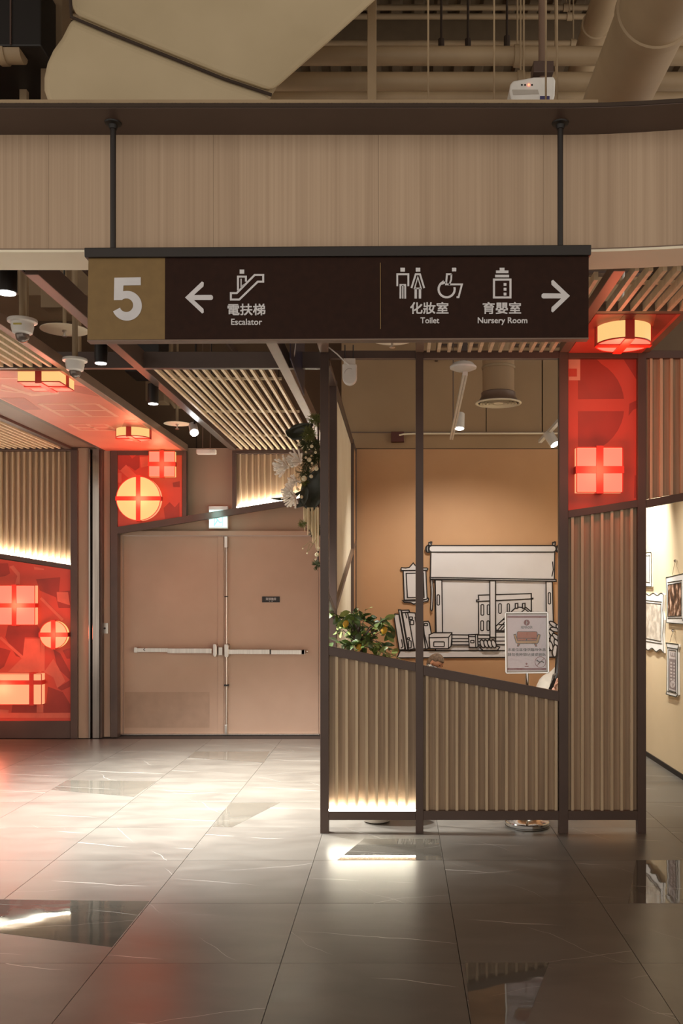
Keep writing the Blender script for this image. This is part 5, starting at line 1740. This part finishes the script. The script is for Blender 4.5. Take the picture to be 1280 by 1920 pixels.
MAR = mat('poster_maroon', rgb(150, 62, 62), 0.5)
for y0 in (662, 1079):
    MB().prism([NF(730, y0), NF(1040, y0), NF(1040, y0 + 13), NF(730, y0 + 13)], NX).build('maroon_band', MAR, poster, fix=True)
MB().prism([NF(x, y) for x, y in arc(884, 714, 24, 0, 345, 20)], NX).build('round_logo', MAR, poster, fix=True)
mb = MB()
mb.stroke([(880, 698), (880, 732)], 3, lambda x, y: W(*m3(x, y), NY - 0.0024), NX)
mb.stroke([(880, 708), (890, 714), (880, 722)], 3, lambda x, y: W(*m3(x, y), NY - 0.0024), NX)
mb.build('logo_mark', BOARD, poster)
text('REMINDER', 838, 930, 742, 762, NF, NX, 'poster_title', INK, poster)
SOFA_O = mat('print_orange', rgb(206, 106, 48), 0.5); SOFA_Y = mat('print_tan', rgb(220, 170, 104), 0.5)


def pprint(name, pts, m, d=0.0006, out=True):
    fnp = lambda x, y: W(*m3(x, y), NY - 0.0016 - d)
    MB().prism([fnp(*p) for p in pts], NX).build(name, m, poster, fix=True)
    if out:
        MB().stroke(pts, 4, lambda x, y: W(*m3(x, y), NY - 0.0022 - d), NX, True).build('print_outline', INK, poster)


pprint('sofa_back', rrect(806, 786, 968, 856, 12), SOFA_O, 0.0002)
pprint('sofa_seat', rrect(806, 840, 880, 860, 6), SOFA_O, 0.0010)
pprint('sofa_seat', rrect(884, 840, 966, 860, 6), SOFA_O, 0.0010)
pprint('sofa_body', [(780, 810), (795, 806), (810, 858), (960, 858), (975, 806), (992, 812), (978, 870), (968, 882), (810, 882), (798, 876)], SOFA_Y, 0.0018)
pprint('sofa_foot', [(812, 884), (830, 884), (818, 904), (808, 904)], SOFA_O, 0.0002)
pprint('sofa_foot', [(944, 884), (960, 884), (964, 904), (954, 904)], SOFA_O, 0.0002)
text('本座位區僅供臨時休息', 732, 1036, 918, 943, NF, NX, 'notice_lettering', INK, poster, 0.008)
text('請勿長時間佔據或躺臥', 732, 1036, 957, 982, NF, NX, 'notice_lettering', INK, poster, 0.008)
mb = MB()
mb.stroke(arc(993, 1030, 43, 0, 345, 23), 4, NF, NX, True)
mb.stroke([(962, 1062), (1024, 998)], 4, NF, NX)
mb.build('ban_circle', MAR, poster)
mb = MB()
mb.stroke([(968, 1018), (985, 1030), (1005, 1024), (1022, 1036)], 8, lambda x, y: W(*m3(x, y), NY - 0.0024), NX)
mb.stroke([(985, 1030), (975, 1046)], 4, lambda x, y: W(*m3(x, y), NY - 0.0024), NX)
mb.stroke(arc(967, 1018, 4, 0, 330, 8), 5, lambda x, y: W(*m3(x, y), NY - 0.0024), NX, True)
mb.build('lying_figure', INK, poster)
MB().prism([NF(882, 1034), NF(892, 1044), NF(882, 1054), NF(872, 1044)], NX).build('diamond_logo', MAR, poster, fix=True)
MB().stroke([(868, 1064), (898, 1064)], 5, NF, NX).build('logo_line', MAR, poster)
# clear plastic sleeve
m = bpy.data.materials.new('clear_plastic'); m.use_nodes = True
nt = m.node_tree
pb = nt.nodes['Principled BSDF']
tr = nt.nodes.new('ShaderNodeBsdfTransparent'); gl = nt.nodes.new('ShaderNodeBsdfGlossy'); gl.inputs['Roughness'].default_value = 0.06
mxs = nt.nodes.new('ShaderNodeMixShader'); mxs.inputs[0].default_value = 0.06
n = nt.nodes.new('ShaderNodeTexNoise'); n.inputs['Scale'].default_value = 9.0
bp = nt.nodes.new('ShaderNodeBump'); bp.inputs['Strength'].default_value = 0.5; bp.inputs['Distance'].default_value = 0.01
nt.links.new(n.outputs['Fac'], bp.inputs['Height']); nt.links.new(bp.outputs['Normal'], gl.inputs['Normal'])
nt.links.new(tr.outputs[0], mxs.inputs[1]); nt.links.new(gl.outputs[0], mxs.inputs[2])
nt.links.new(mxs.outputs[0], nt.nodes['Material Output'].inputs['Surface'])
MATS['clear_plastic'] = m
MB().prism([W(x, y, NY - 0.0055) for x, y in fi], (0, 0.0006, 0)).build('clear_sleeve', m, t)

# ================================================================== POTTED LEMON PLANT
PYD = 6.80
pc = Vector((W(690, 0, PYD).x, PYD, 0))
pc = Vector((W(706, 0, 6.72).x, 6.72, 0))
t = thing('potted_plant', pc, 'leafy green lemon tree in a white pot behind the first screen bay', 'plant')
POT = mat('white_pot', rgb(226, 218, 204), 0.4)
MB().lathe([(0.07, 0.0), (0.095, 0.008), (0.13, 0.08), (0.155, 0.20), (0.165, 0.34), (0.168, 0.36), (0.155, 0.36), (0.15, 0.32)], pc, (0, 0, 1), 32).build('pot', POT, t, smooth=True)
MB().lathe([(0.150, 0.325), (0.0, 0.335)], pc, (0, 0, 1), 24, close=False).build('soil', mat('soil', rgb(54, 38, 28), 0.95), t)
LEAFS = [mat('leaf_green_a', rgb(104, 124, 62), 0.4, 0, rgb(86, 106, 50), (30, 30, 30)), mat('leaf_green_b', rgb(74, 94, 48), 0.38, 0, rgb(62, 80, 40), (30, 30, 30)), mat('leaf_green_c', rgb(156, 168, 98), 0.42, 0, rgb(138, 152, 84), (30, 30, 30))]


def leaf_mesh(name, L, wd, m, fold=0.25, droop=0.2):
    vs, fs = [], []
    prof = [(0.0, 0.05), (0.15, 0.55), (0.35, 0.95), (0.55, 1.0), (0.75, 0.75), (0.9, 0.4), (1.0, 0.02)]
    for (s_, w_) in prof:
        z = -droop * L * s_ * s_
        vs += [(s_ * L, -w_ * wd / 2, z + fold * wd * w_ / 2), (s_ * L, 0, z), (s_ * L, w_ * wd / 2, z + fold * wd * w_ / 2)]
    for i in range(len(prof) - 1):
        a = 3 * i
        fs += [(a, a + 3, a + 4, a + 1), (a + 1, a + 4, a + 5, a + 2)]
    me = bpy.data.meshes.new(name)
    me.from_pydata(vs, [], fs)
    me.materials.append(m)
    for p in me.polygons:
        p.use_smooth = True
    return me


LM = [leaf_mesh('leaf', 0.086, 0.046, LEAFS[0]), leaf_mesh('leaf', 0.078, 0.044, LEAFS[1], 0.2, 0.35), leaf_mesh('leaf', 0.088, 0.046, LEAFS[2], 0.15, 0.1)]
rnd = random.Random(5)
BARK = mat('bark_brown', rgb(62, 44, 34), 0.8)
trunk_top = W(683, 1165, 6.80)
mb = MB()
mb.tube([pc + Vector((0, 0, 0.32)), pc + Vector((-0.01, 0.03, 0.75)), W(675, 1212, 6.79), W(674, 1190, 6.80), W(673, 1172, 6.80)], [0.013, 0.012, 0.010, 0.008, 0.005], 8)
mb.build('stem', BARK, t, smooth=True)
tips = [(625, 1150), (622, 1170), (628, 1190), (624, 1205), (636, 1158), (645, 1150), (655, 1146), (663, 1142), (672, 1140), (685, 1142), (692, 1160), (700, 1168), (710, 1165), (722, 1165), (730, 1158), (735, 1172), (740, 1180), (735, 1188),
        (640, 1172), (650, 1180), (664, 1192), (676, 1185), (690, 1194), (700, 1200), (715, 1205), (722, 1212), (706, 1215), (732, 1222), (745, 1232), (690, 1212), (672, 1216), (660, 1214), (650, 1212), (640, 1212), (720, 1226), (702, 1224), (735, 1235), (684, 1220), (668, 1168)]
base = W(674, 1200, 6.80)
lc = 0
for (px, py) in tips:
    dep = 6.80 + rnd.uniform(-0.16, 0.20)
    tip = W(px, py, dep)
    mid = base.lerp(tip, 0.55) + Vector((rnd.uniform(-.02, .02), rnd.uniform(-.02, .02), rnd.uniform(0.0, .05)))
    MB().tube([base + Vector((0, 0, rnd.uniform(-0.05, 0.03))), mid, tip], [0.0040, 0.0026, 0.0014], 5).build('twig', BARK, t)
    nl = rnd.choice((4, 5, 6))
    for i in range(nl):
        s_ = 0.55 + 0.5 * i / nl
        p = mid.lerp(tip, min(1.0, max(0.0, (s_ - 0.5) * 2)))
        m = LM[2] if (px > 700 and rnd.random() < 0.45) or rnd.random() < 0.15 else LM[rnd.choice((0, 0, 1, 1))]
        yaw = rnd.uniform(0, 2 * PI); pit = rnd.uniform(-0.7, 0.9); rol = rnd.uniform(-1.2, 1.2)
        sc = rnd.uniform(0.75, 1.15)
        share('leaf', m, t, p - pc, (rol, pit, yaw), (sc, sc, sc))
        lc += 1
LEM = mat('lemon_yellow', rgb(206, 160, 44), 0.45)
for (px, py) in ((648, 1170), (720, 1182), (673, 1214)):
    c = W(px, py, 6.72)
    MB().lathe([(0.002, -0.030), (0.010, -0.024), (0.020, -0.010), (0.022, 0.004), (0.016, 0.022), (0.006, 0.027), (0.002, 0.030)], c, (0.3, 0.1, 1), 14).build('lemon', LEM, t, smooth=True)

# ================================================================== FLOWER GARLAND
GY_ = 6.75
g0 = W(585, 900, GY_)
t = thing('flower_garland', (g0.x, GY_, W(0, 1065, GY_).z), 'hanging garland of white flowers and dark leaves by the screen post', 'flower arrangement')
org = root_loc(t)
DKL = mat('dark_leaf', rgb(52, 54, 38), 0.4, 0, rgb(40, 42, 29), (20, 20, 20))
OLV = mat('olive_fern', rgb(104, 108, 50), 0.6)
OLD = mat('deep_fern', rgb(62, 70, 32), 0.6)
PET = mat('white_petal', rgb(248, 240, 228), 0.6, 0, rgb(238, 226, 212), (40, 40, 40))
BUD = mat('cream_bud', rgb(234, 224, 190), 0.6)
STRD = mat('cream_strand', rgb(226, 206, 166), 0.75)


def big_leaf(mid, halfw, Y, fold, name='broad_leaf'):
    """broad leaf along a midrib (pixels) with half widths, folded along the rib and curling in depth"""
    n = len(mid)
    mb = MB()
    k = Y / FPX / 6.0
    for i, (x, y) in enumerate(mid):
        a, b = mid[max(i - 1, 0)], mid[min(i + 1, n - 1)]
        d = Vector((b[0] - a[0], b[1] - a[1])).normalized()
        nn = Vector((-d.y, d.x))
        for u in (-1.0, -0.55, 0.0, 0.55, 1.0):
            px, py = x + nn.x * halfw[i] * u, y + nn.y * halfw[i] * u
            mb.v.append(W(*g6(px, py), Y - fold * abs(u) ** 1.4 * halfw[i] * k * (1 + 0.25 * math.sin(i * 1.7)) + 0.02 * math.sin(i * 0.6)))
    for i in range(n - 1):
        for j in range(4):
            a = i * 5 + j
            mb.f.append((a, a + 1, a + 6, a + 5))
    o = mb.build(name, DKL, t, smooth=True)
    so = o.modifiers.new('thick', 'SOLIDIFY'); so.thickness = 0.003
    return o


g6 = lambda x, y: (500 + x / 6.0, 760 + y / 6.0)
G6 = lambda L: [g6(*p) for p in L]
big_leaf([(520, 215), (470, 240), (410, 270), (350, 300), (290, 315), (240, 305), (212, 290)], [4, 45, 75, 90, 75, 40, 3], 6.78, 0.5)
big_leaf([(610, 700), (570, 770), (540, 850), (515, 930), (500, 1010), (495, 1080), (500, 1140), (512, 1198)], [8, 60, 105, 125, 130, 115, 70, 4], 6.76, 0.45)
big_leaf([(440, 880), (430, 960), (415, 1040), (390, 1110), (330, 1150)], [10, 42, 50, 38, 3], 6.72, 0.5)
big_leaf([(400, 965), (330, 1005), (240, 1038), (140, 1056), (48, 1044)], [6, 18, 20, 16, 2], 6.66, 0.6)

# fern sprays
fr = random.Random(3)


def fern(px, py, rad, n, m, Y, name='fern_spray'):
    mb = MB()
    c = W(px, py, Y)
    k = Y / FPX
    for i in range(n):
        a = fr.uniform(0, 2 * PI); e = fr.uniform(-0.9, 0.9)
        d = Vector((math.cos(a) * math.cos(e), math.sin(e) * 0.8, math.sin(a) * math.cos(e)))
        L = rad * k * fr.uniform(0.5, 1.0)
        s_ = d.orthogonal().normalized()
        p1 = c + d * L * 0.5; p2 = c + d * L
        wv = 0.0016
        mb.tube([c, p1, p2], [wv, wv, wv * 0.4], 3, False)
        for j in range(5):
            q = c + d * L * (0.4 + 0.13 * j)
            dd = (d * 0.6 + Vector((fr.uniform(-1, 1), fr.uniform(-1, 1), fr.uniform(-1, 1))) * 0.7).normalized()
            mb.tube([q, q + dd * 0.022], [0.0022, 0.0008], 3, False)
    o = mb.build(name, m, t)
    o['kind'] = 'stuff'
    return o


fern(*g6(480, 320), 17, 70, OLV, 6.70)
fern(*g6(540, 170), 16, 60, OLV, 6.80)
fern(*g6(430, 440), 17, 60, OLD, 6.76)
fern(*g6(540, 450), 15, 50, OLD, 6.74)
fern(*g6(450, 620), 20, 70, OLD, 6.80)
fern(*g6(540, 600), 18, 70, OLD, 6.78)
fern(*g6(430, 760), 18, 60, OLD, 6.80)
fern(*g6(420, 860), 10, 24, OLV, 6.72)
fern(*g6(560, 1800), 10, 30, OLD, 6.74)
fern(*g6(400, 1330), 8, 18, OLV, 6.74)
fern(*g6(540, 1400), 16, 40, OLD, 6.80)


def chrys(x, y, r, direction, Y, n=26):
    c = W(*g6(x, y), Y)
    d = Vector(direction).normalized()
    s_ = d.orthogonal().normalized(); q = d.cross(s_)
    mb = MB()
    R_ = r / 6.0 * Y / FPX
    for i in range(n):
        a = 2 * PI * i / n + fr.uniform(-0.1, 0.1)
        tilt = fr.uniform(0.25, 1.15)
        rad = (s_ * math.cos(a) + q * math.sin(a))
        e1 = d * math.cos(tilt) + rad * math.sin(tilt)
        L = R_ * fr.uniform(0.8, 1.1)
        p1 = c + e1 * L * 0.55; p2 = c + e1 * L * 0.9 + d * L * 0.02; p3 = p2 + (d * 0.6 - rad * 0.2) * L * 0.14
        mb.tube([c, p1, p2, p3], [0.0020, 0.0062, 0.0078, 0.0026], 6)
    mb.lathe([(0.010, -0.01), (0.014, 0.0), (0.006, 0.012)], c, d, 10)
    return mb.build('white_flower', PET, t, smooth=True)


chrys(235, 695, 175, (-0.85, -0.45, -0.02), 6.66)
chrys(380, 640, 170, (-0.7, -0.6, 0.1), 6.68)
chrys(300, 995, 150, (-0.6, -0.7, 0.1), 6.66)
chrys(320, 1030, 145, (-0.5, -0.6, -0.6), 6.67, 18)
chrys(330, 850, 110, (-0.5, -0.8, -0.1), 6.72, 22)
for i, (x, y, r) in enumerate(((360, 440, 18), (505, 462, 20), (440, 526, 14), (548, 530, 16), (440, 590, 15), (478, 612, 26), (556, 712, 26), (420, 825, 32), (500, 800, 22), (508, 650, 14), (500, 570, 10), (350, 945, 18), (390, 1030, 20), (490, 710, 10), (565, 1680, 26), (548, 1735, 10), (585, 1605, 14), (455, 1665, 9), (405, 1612, 9))):
    c = W(*g6(x, y), 6.69)
    rr = r / 6.0 * 6.69 / FPX
    MB().lathe([(rr * 0.35, -rr), (rr * 0.9, -rr * 0.4), (rr, 0.1 * rr), (rr * 0.8, 0.7 * rr), (rr * 0.55, 0.95 * rr), (rr * 0.42, 0.7 * rr), (0.001, 0.45 * rr)], c, (fr.uniform(-.5, .2), -0.7, fr.uniform(-.2, .8)), 10).build('flower_bud', BUD, t, smooth=True)
for i in range(24):
    x = 415 + i * 7.2 + fr.uniform(-3, 3)
    yb = 1400 + 240 * max(0, (x - 480) / 100) + fr.uniform(-60, 60)
    if x < 450:
        yb = 1330 + fr.uniform(-20, 90)
    Yd = 6.74 + fr.uniform(-.03, .03)
    a, b = W(*g6(x, 1150), Yd), W(*g6(x + fr.uniform(-4, 4), min(yb, 1640)), Yd)
    m_ = a.lerp(b, 0.5) + Vector((fr.uniform(-.003, .003), fr.uniform(-.003, .003), 0))
    MB().tube([a, m_, b], [0.0050, 0.0055, 0.0020], 6).build('hanging_strand', STRD, t, smooth=True)
for (x0, y0, x1, y1) in ((480, 1540, 400, 1600), (480, 1560, 450, 1660), (520, 1560, 480, 1530), (560, 1500, 470, 1640)):
    MB().tube([W(*g6(x0, y0), 6.74), W(*g6(x1, y1), 6.72)], 0.0015, 5).build('thin_twig', OLV, t)
MB().tube([W(596, 790, 6.80), W(598, 900, 6.80), W(596, 1060, 6.80)], 0.007, 6).build('garland_wire', BARK, t)
MB().tube([W(596, 790, 6.80), (-0.513, 6.80, 3.29)], 0.004, 6).build('hanging_wire', BARK, t)

# ================================================================== OPEN CEILING ABOVE THE BULKHEAD
# large plaster form
BY = 6.2
t = thing('plaster_soffit_form', W(330, 100, BY), 'huge smooth cream plaster form with a dark seam at upper left', 'ceiling form')
BIG = mat('plaster_cream', rgb(196, 178, 146), 0.75, 0, rgb(182, 164, 132), (1.5, 1.5, 1.5))
up = [(128, -430), (132, 0), (135, 30), (210, 62), (300, 98), (420, 146), (510, 176), (560, 132), (620, 80), (700, 8), (860, -140), (900, -430)]
MB().prism([W(x, y, BY) for x, y in up], (-0.25, 1.0, 0.85)).build('upper_body', BIG, t, bevel=0.06, segs=4)
low = [(133, 33), (112, 74), (96, 96), (85, 120), (79, 148), (79, 172), (86, 192), (100, 222), (140, 250), (470, 250), (500, 196), (508, 180), (420, 150), (300, 102), (210, 66)]
MB().prism([W(x, y, BY - 0.05) for x, y in low], (0.0, 0.9, 0.70)).build('lower_body', BIG, t, bevel=0.05, segs=4)
MB().tube([W(x, y, BY - 0.055) for x, y in [(131, -200), (132, 0), (134, 32), (210, 64), (300, 100), (420, 148), (509, 178)]], 0.011, 8).build('seam', DARKP, t, smooth=True)


def pipe_run(name, label, p0, p1, r, collars=(), m=PIPE, cat='pipe', grp='exposed ceiling pipes', n=20):
    p0, p1 = Vector(p0), Vector(p1)
    t = thing(name, p0.lerp(p1, 0.5) - Vector((0, 0, r)), label, cat, grp)
    MB().tube([p0, p1], r, n).build('pipe', m, t, smooth=True)
    d = (p1 - p0).normalized()
    for c in collars:
        c_ = p0.lerp(p1, c)
        MB().lathe([(r, -0.03), (r + 0.012, -0.026), (r + 0.012, 0.026), (r, 0.03)], c_, d, n, close=False).build('collar', m, t, smooth=True)
        MB().tube([c_ + Vector((0, 0, r)), (c_.x, c_.y, 7.82)], 0.007, 6).build('hanger_rod', m, t)
    return t


# large round duct running away at the right
hc_ = 4.6
kz = (hc_ - EYE)
pipe_run('round_duct', 'large round tan duct slanting away at upper right', ((1152 - VX) / (VY - 195) * kz, 3.9, hc_), ((1152 - VX) / (VY - 195) * kz, 9.0, hc_), 0.190, (0.16, 0.75), cat='duct', grp='exposed ducts', n=36)
# horizontal pipes
for lab, y, Yd, r_px in (('thick horizontal tan pipe nearest the deck, third from the bulkhead', 105, 7.0, 16.5), ('thick horizontal tan pipe second above the bulkhead', 154, 6.9, 17), ('horizontal tan pipe lowest, just above the bulkhead', 185, 6.8, 12)):
    z = W(0, y, Yd).z
    pipe_run('ceiling_pipe', lab, (W(500, 0, Yd).x, Yd, z), (6.0, Yd, z), r_px * Yd / FPX, (0.27, 0.62))
for lab, y, Yd, r_px in (('thin horizontal tan pipe at the very top', 14, 9.6, 5), ('thin horizontal tan pipe second from the top', 31, 9.4, 5), ('thin horizontal tan rail between the thick pipes', 81, 9.2, 5)):
    z = W(0, y, Yd).z
    pipe_run('thin_pipe', lab, (-3.5, Yd, z), (6.0, Yd, z), r_px * Yd / FPX, (0.55,), grp='thin ceiling pipes')
# depth-running pipes at right
zc = 6.3
x_ = (1120 - VX) / (VY - 40.0) * (zc - EYE)
pipe_run('branch_pipe', 'tan pipe with collar running away beside the large duct', (x_, 6.2, zc), (x_, 10.9, zc), 0.11, (0.30,), grp='branch pipes')
# vertical post left
p = W(697, 100, 6.6)
o = MB().box(p.x - 0.032, p.x + 0.032, 6.57, 6.63, 3.9, 7.82).build('hanger_post', PIPE, bevel=0.004)
tag(o, 'square tan hanger post right of the plaster form', 'post')
for px, Yd in ((802.5, 6.0), (926, 6.2), (1023, 5.6), (1044, 5.6)):
    p = W(px, 100, Yd)
    o = MB().tube([(p.x, Yd, 3.85), (p.x, Yd, 7.84)], 0.006, 6).build('suspension_rod', PIPE)
    tag(o, {802.5: 'leftmost thin suspension rod above the bulkhead', 926: 'second thin suspension rod, left of the projector', 1023: 'thin suspension rod passing in front of the projector', 1044: 'thin suspension rod just right of the projector'}[px], 'rod', 'thin suspension rods')
# short drop rods with couplings
for i, (px, y1) in enumerate(((827, 85), (877, 85), (950, 80))):
    p = W(px, y1, 9.1)
    t = thing('drop_rod', (p.x, 9.1, p.z - 0.05), ('short drop rod above the left of the thick pipes', 'short drop rod above the middle of the thick pipes', 'short drop rod above the right of the thick pipes')[i], 'rod', 'short drop rods')
    MB().tube([(p.x, 9.1, p.z), (p.x, 9.1, 7.84)], 0.012, 6).build('rod', DARKP, t)
    MB().tube([(p.x, 9.1, p.z - 0.05), (p.x, 9.1, p.z + 0.06)], 0.03, 8).build('coupling', DARKP, t)
# steel joists against the deck
for i, (yy, lab) in enumerate(((8.72, 'tan steel joist under the deck nearest the bulkhead'), (9.9, 'tan steel joist under the deck farther back'))):
    o = MB().box(-7, 7, yy, yy + 0.14, 7.55, 7.799).build('steel_joist', DECK, bevel=0.004)
    tag(o, lab, 'joist', 'steel joists')
# projector
PJ = 6.4
c = W(998, 168, PJ)
k = PJ / FPX
t = thing('projector', W(998, 200, PJ), 'white ceiling projector with a small red light', 'projector')
pts = [(956, 158), (962, 151), (985, 147), (1000, 144), (1038, 143), (1041, 150), (1040, 178), (1036, 192), (1030, 200), (968, 200), (958, 186), (955, 172)]
MB().prism([W(x, y, PJ) for x, y in pts], (0, 0.26, 0)).build('body', WHITE, t, bevel=0.012, segs=3)
MB().prism([W(x, y, PJ - 0.004) for x, y in [(960, 168), (1008, 168), (1010, 176), (962, 178)]], (0, 0.01, 0)).build('vent_grille', mat('projector_grey', rgb(190, 182, 172), 0.5), t)
MB().lathe([(0.006, 0), (0.006, 0.004)], W(991, 159, PJ - 0.002), (0, -1, 0), 10).build('red_light', emat('red_led', (1.0, 0.12, 0.05, 1), 6.0), t)
for px in (978, 984, 997):
    MB().box(W(px - 1.5, 0, PJ).x, W(px + 1.5, 0, PJ).x, PJ - 0.003, PJ + 0.002, W(0, 161, PJ).z, W(0, 158, PJ).z).build('button', BLACK, t)
MB().prism([W(x, y, PJ - 0.003) for x, y in [(1012, 180), (1030, 180), (1030, 190), (1012, 190)]], (0, 0.004, 0)).build('sticker', mat('sticker_blue', rgb(70, 66, 110), 0.5), t)
p = W(1016, 143, PJ + 0.12)
MB().tube([(p.x, PJ + 0.12, p.z - 0.02), (p.x, PJ + 0.12, 7.82)], 0.026, 12).build('pole', FRAME_L, t, smooth=True)
MB().box(p.x - 0.07, p.x + 0.07, PJ + 0.05, PJ + 0.2, p.z - 0.01, p.z + 0.07).build('mount_plate', FRAME, t, bevel=0.004)
# upper left: black box standing in for the shade inside dark openings, and beam
t = thing('dark_opening_box', W(35, 90, 7.0), 'black box added for the dark openings at the top left corner', 'dark opening')
MB().prism([W(-120, -40, 7.0), W(77, -40, 7.0), W(77, 86, 7.0), W(-120, 86, 7.0)], (0, 1.0, 0)).build('dark_fill', BLACK, t, bevel=0.01)
for i in range(4):
    MB().bar(W(-100 + 40 * i, 84, 6.995), W(-100 + 40 * i, -40, 6.995), 0.012, 0.012, (0, 1, 0)).build('frame_bar', FRAME, t)
MB().tube([W(77, 0, 7.5) + Vector((-0.1, 0, 0)), Vector((W(60, 0, 7.5).x, 7.5, 7.82))], 0.02, 8).build('hanger_rod', FRAME, t)
p = W(95, 100, 7.3)
o = MB().box(p.x - 0.08, p.x + 0.09, 7.3, 7.5, 3.9, 7.82).build('steel_column', TANPLASTER, bevel=0.005)
tag(o, 'tan boxed column between the black box and the plaster form', 'column')
z = W(0, 112, 7.2).z
pipe_run('ceiling_pipe', 'short tan duct elbow below the black box at left', (W(-140, 0, 7.1).x, 7.1, z), (W(44, 0, 7.1).x, 7.1, z), 0.085, (0.8,))

# plenum clutter seen through the canopy opening on the left
for i, (px, Yd, wpx, lab) in enumerate(((43, 7.6, 13, 'tan vertical hanger strip behind the nearer dome camera'), (143, 8.5, 12, 'tan vertical hanger strip left of the gold panel'))):
    a, b = W(px - wpx / 2, 0, Yd).x, W(px + wpx / 2, 0, Yd).x
    o = MB().box(a, b, Yd, Yd + 0.05, 3.45, (5.78 if i == 0 else 4.36)).build('hanger_strip', PIPE)
    tag(o, lab, 'hanger strip', 'plenum hanger strips')
o = MB().box(-4.9, -2.75, 8.4, 9.2, 4.35, 4.9).build('rectangular_duct', TANPLASTER, bevel=0.01)
tag(o, 'wide tan rectangular duct above the dome cameras', 'duct')
o = MB().box(-2.66, -2.33, 9.0, 9.4, 3.80, 4.41).build('dark_opening_block', BLACK, bevel=0.01)  # black block added to give the shade of dark openings above the beam
tag(o, 'black box added for the dark openings above the slatted ceiling front beam', 'fan box')
t = thing('bent_conduit', (-1.98, 10.0, 3.5), 'thin bent tan conduit beside the farther black spotlight', 'conduit')
MB().tube([(-2.45, 9.98, 4.41), (-2.45, 9.98, 3.72), (-2.41, 9.98, 3.66), (-2.1, 9.98, 3.66)], 0.022, 8).build('tube', PIPE, t, smooth=True)
o = MB().box(-2.72, -2.52, 9.95, 10.2, 3.72, 4.41).build('control_box', TANPLASTER, bevel=0.006)
tag(o, 'tan electrical control box in the open ceiling over the doors', 'control box')

# cable trays in the open ceiling that carry the hanging fixtures
for xa, xb, y0, y1, rungs, lab in ((-2.70, -1.88, 5.4, DW + 0.21, (5.6, 6.55, 7.3, 8.2, 9.2, 9.5, 10.0, 10.1), 'ladder cable tray in the open ceiling over the spotlight track'),
                                   (0.40, 2.10, 6.7, MW - 0.001, (6.9, 7.18, 7.6, 8.4, 8.88, 9.2, 9.8), 'ladder cable tray above the seating nook')):
    zt_ = 4.40 if xa < 0 else 4.25
    t = thing('cable_tray', ((xa + xb) / 2, (y0 + y1) / 2, zt_), lab, 'cable tray', 'cable trays')
    for xx in (xa, xb - 0.03):
        MB().box(xx, xx + 0.03, y0, y1, zt_, zt_ + 0.08).build('side_rail', FRAME, t)
    for yy in rungs:
        MB().box(xa + 0.03, xb - 0.03, yy - 0.04, yy + 0.04, zt_ + 0.01, zt_ + 0.03).build('rung', FRAME, t)
o = MB().box(0.6, 1.09, 7.85, MW - 0.001, 4.76, 5.05).build('supply_duct', TANPLASTER, bevel=0.01)
tag(o, 'tan supply duct feeding the round air diffuser', 'duct')
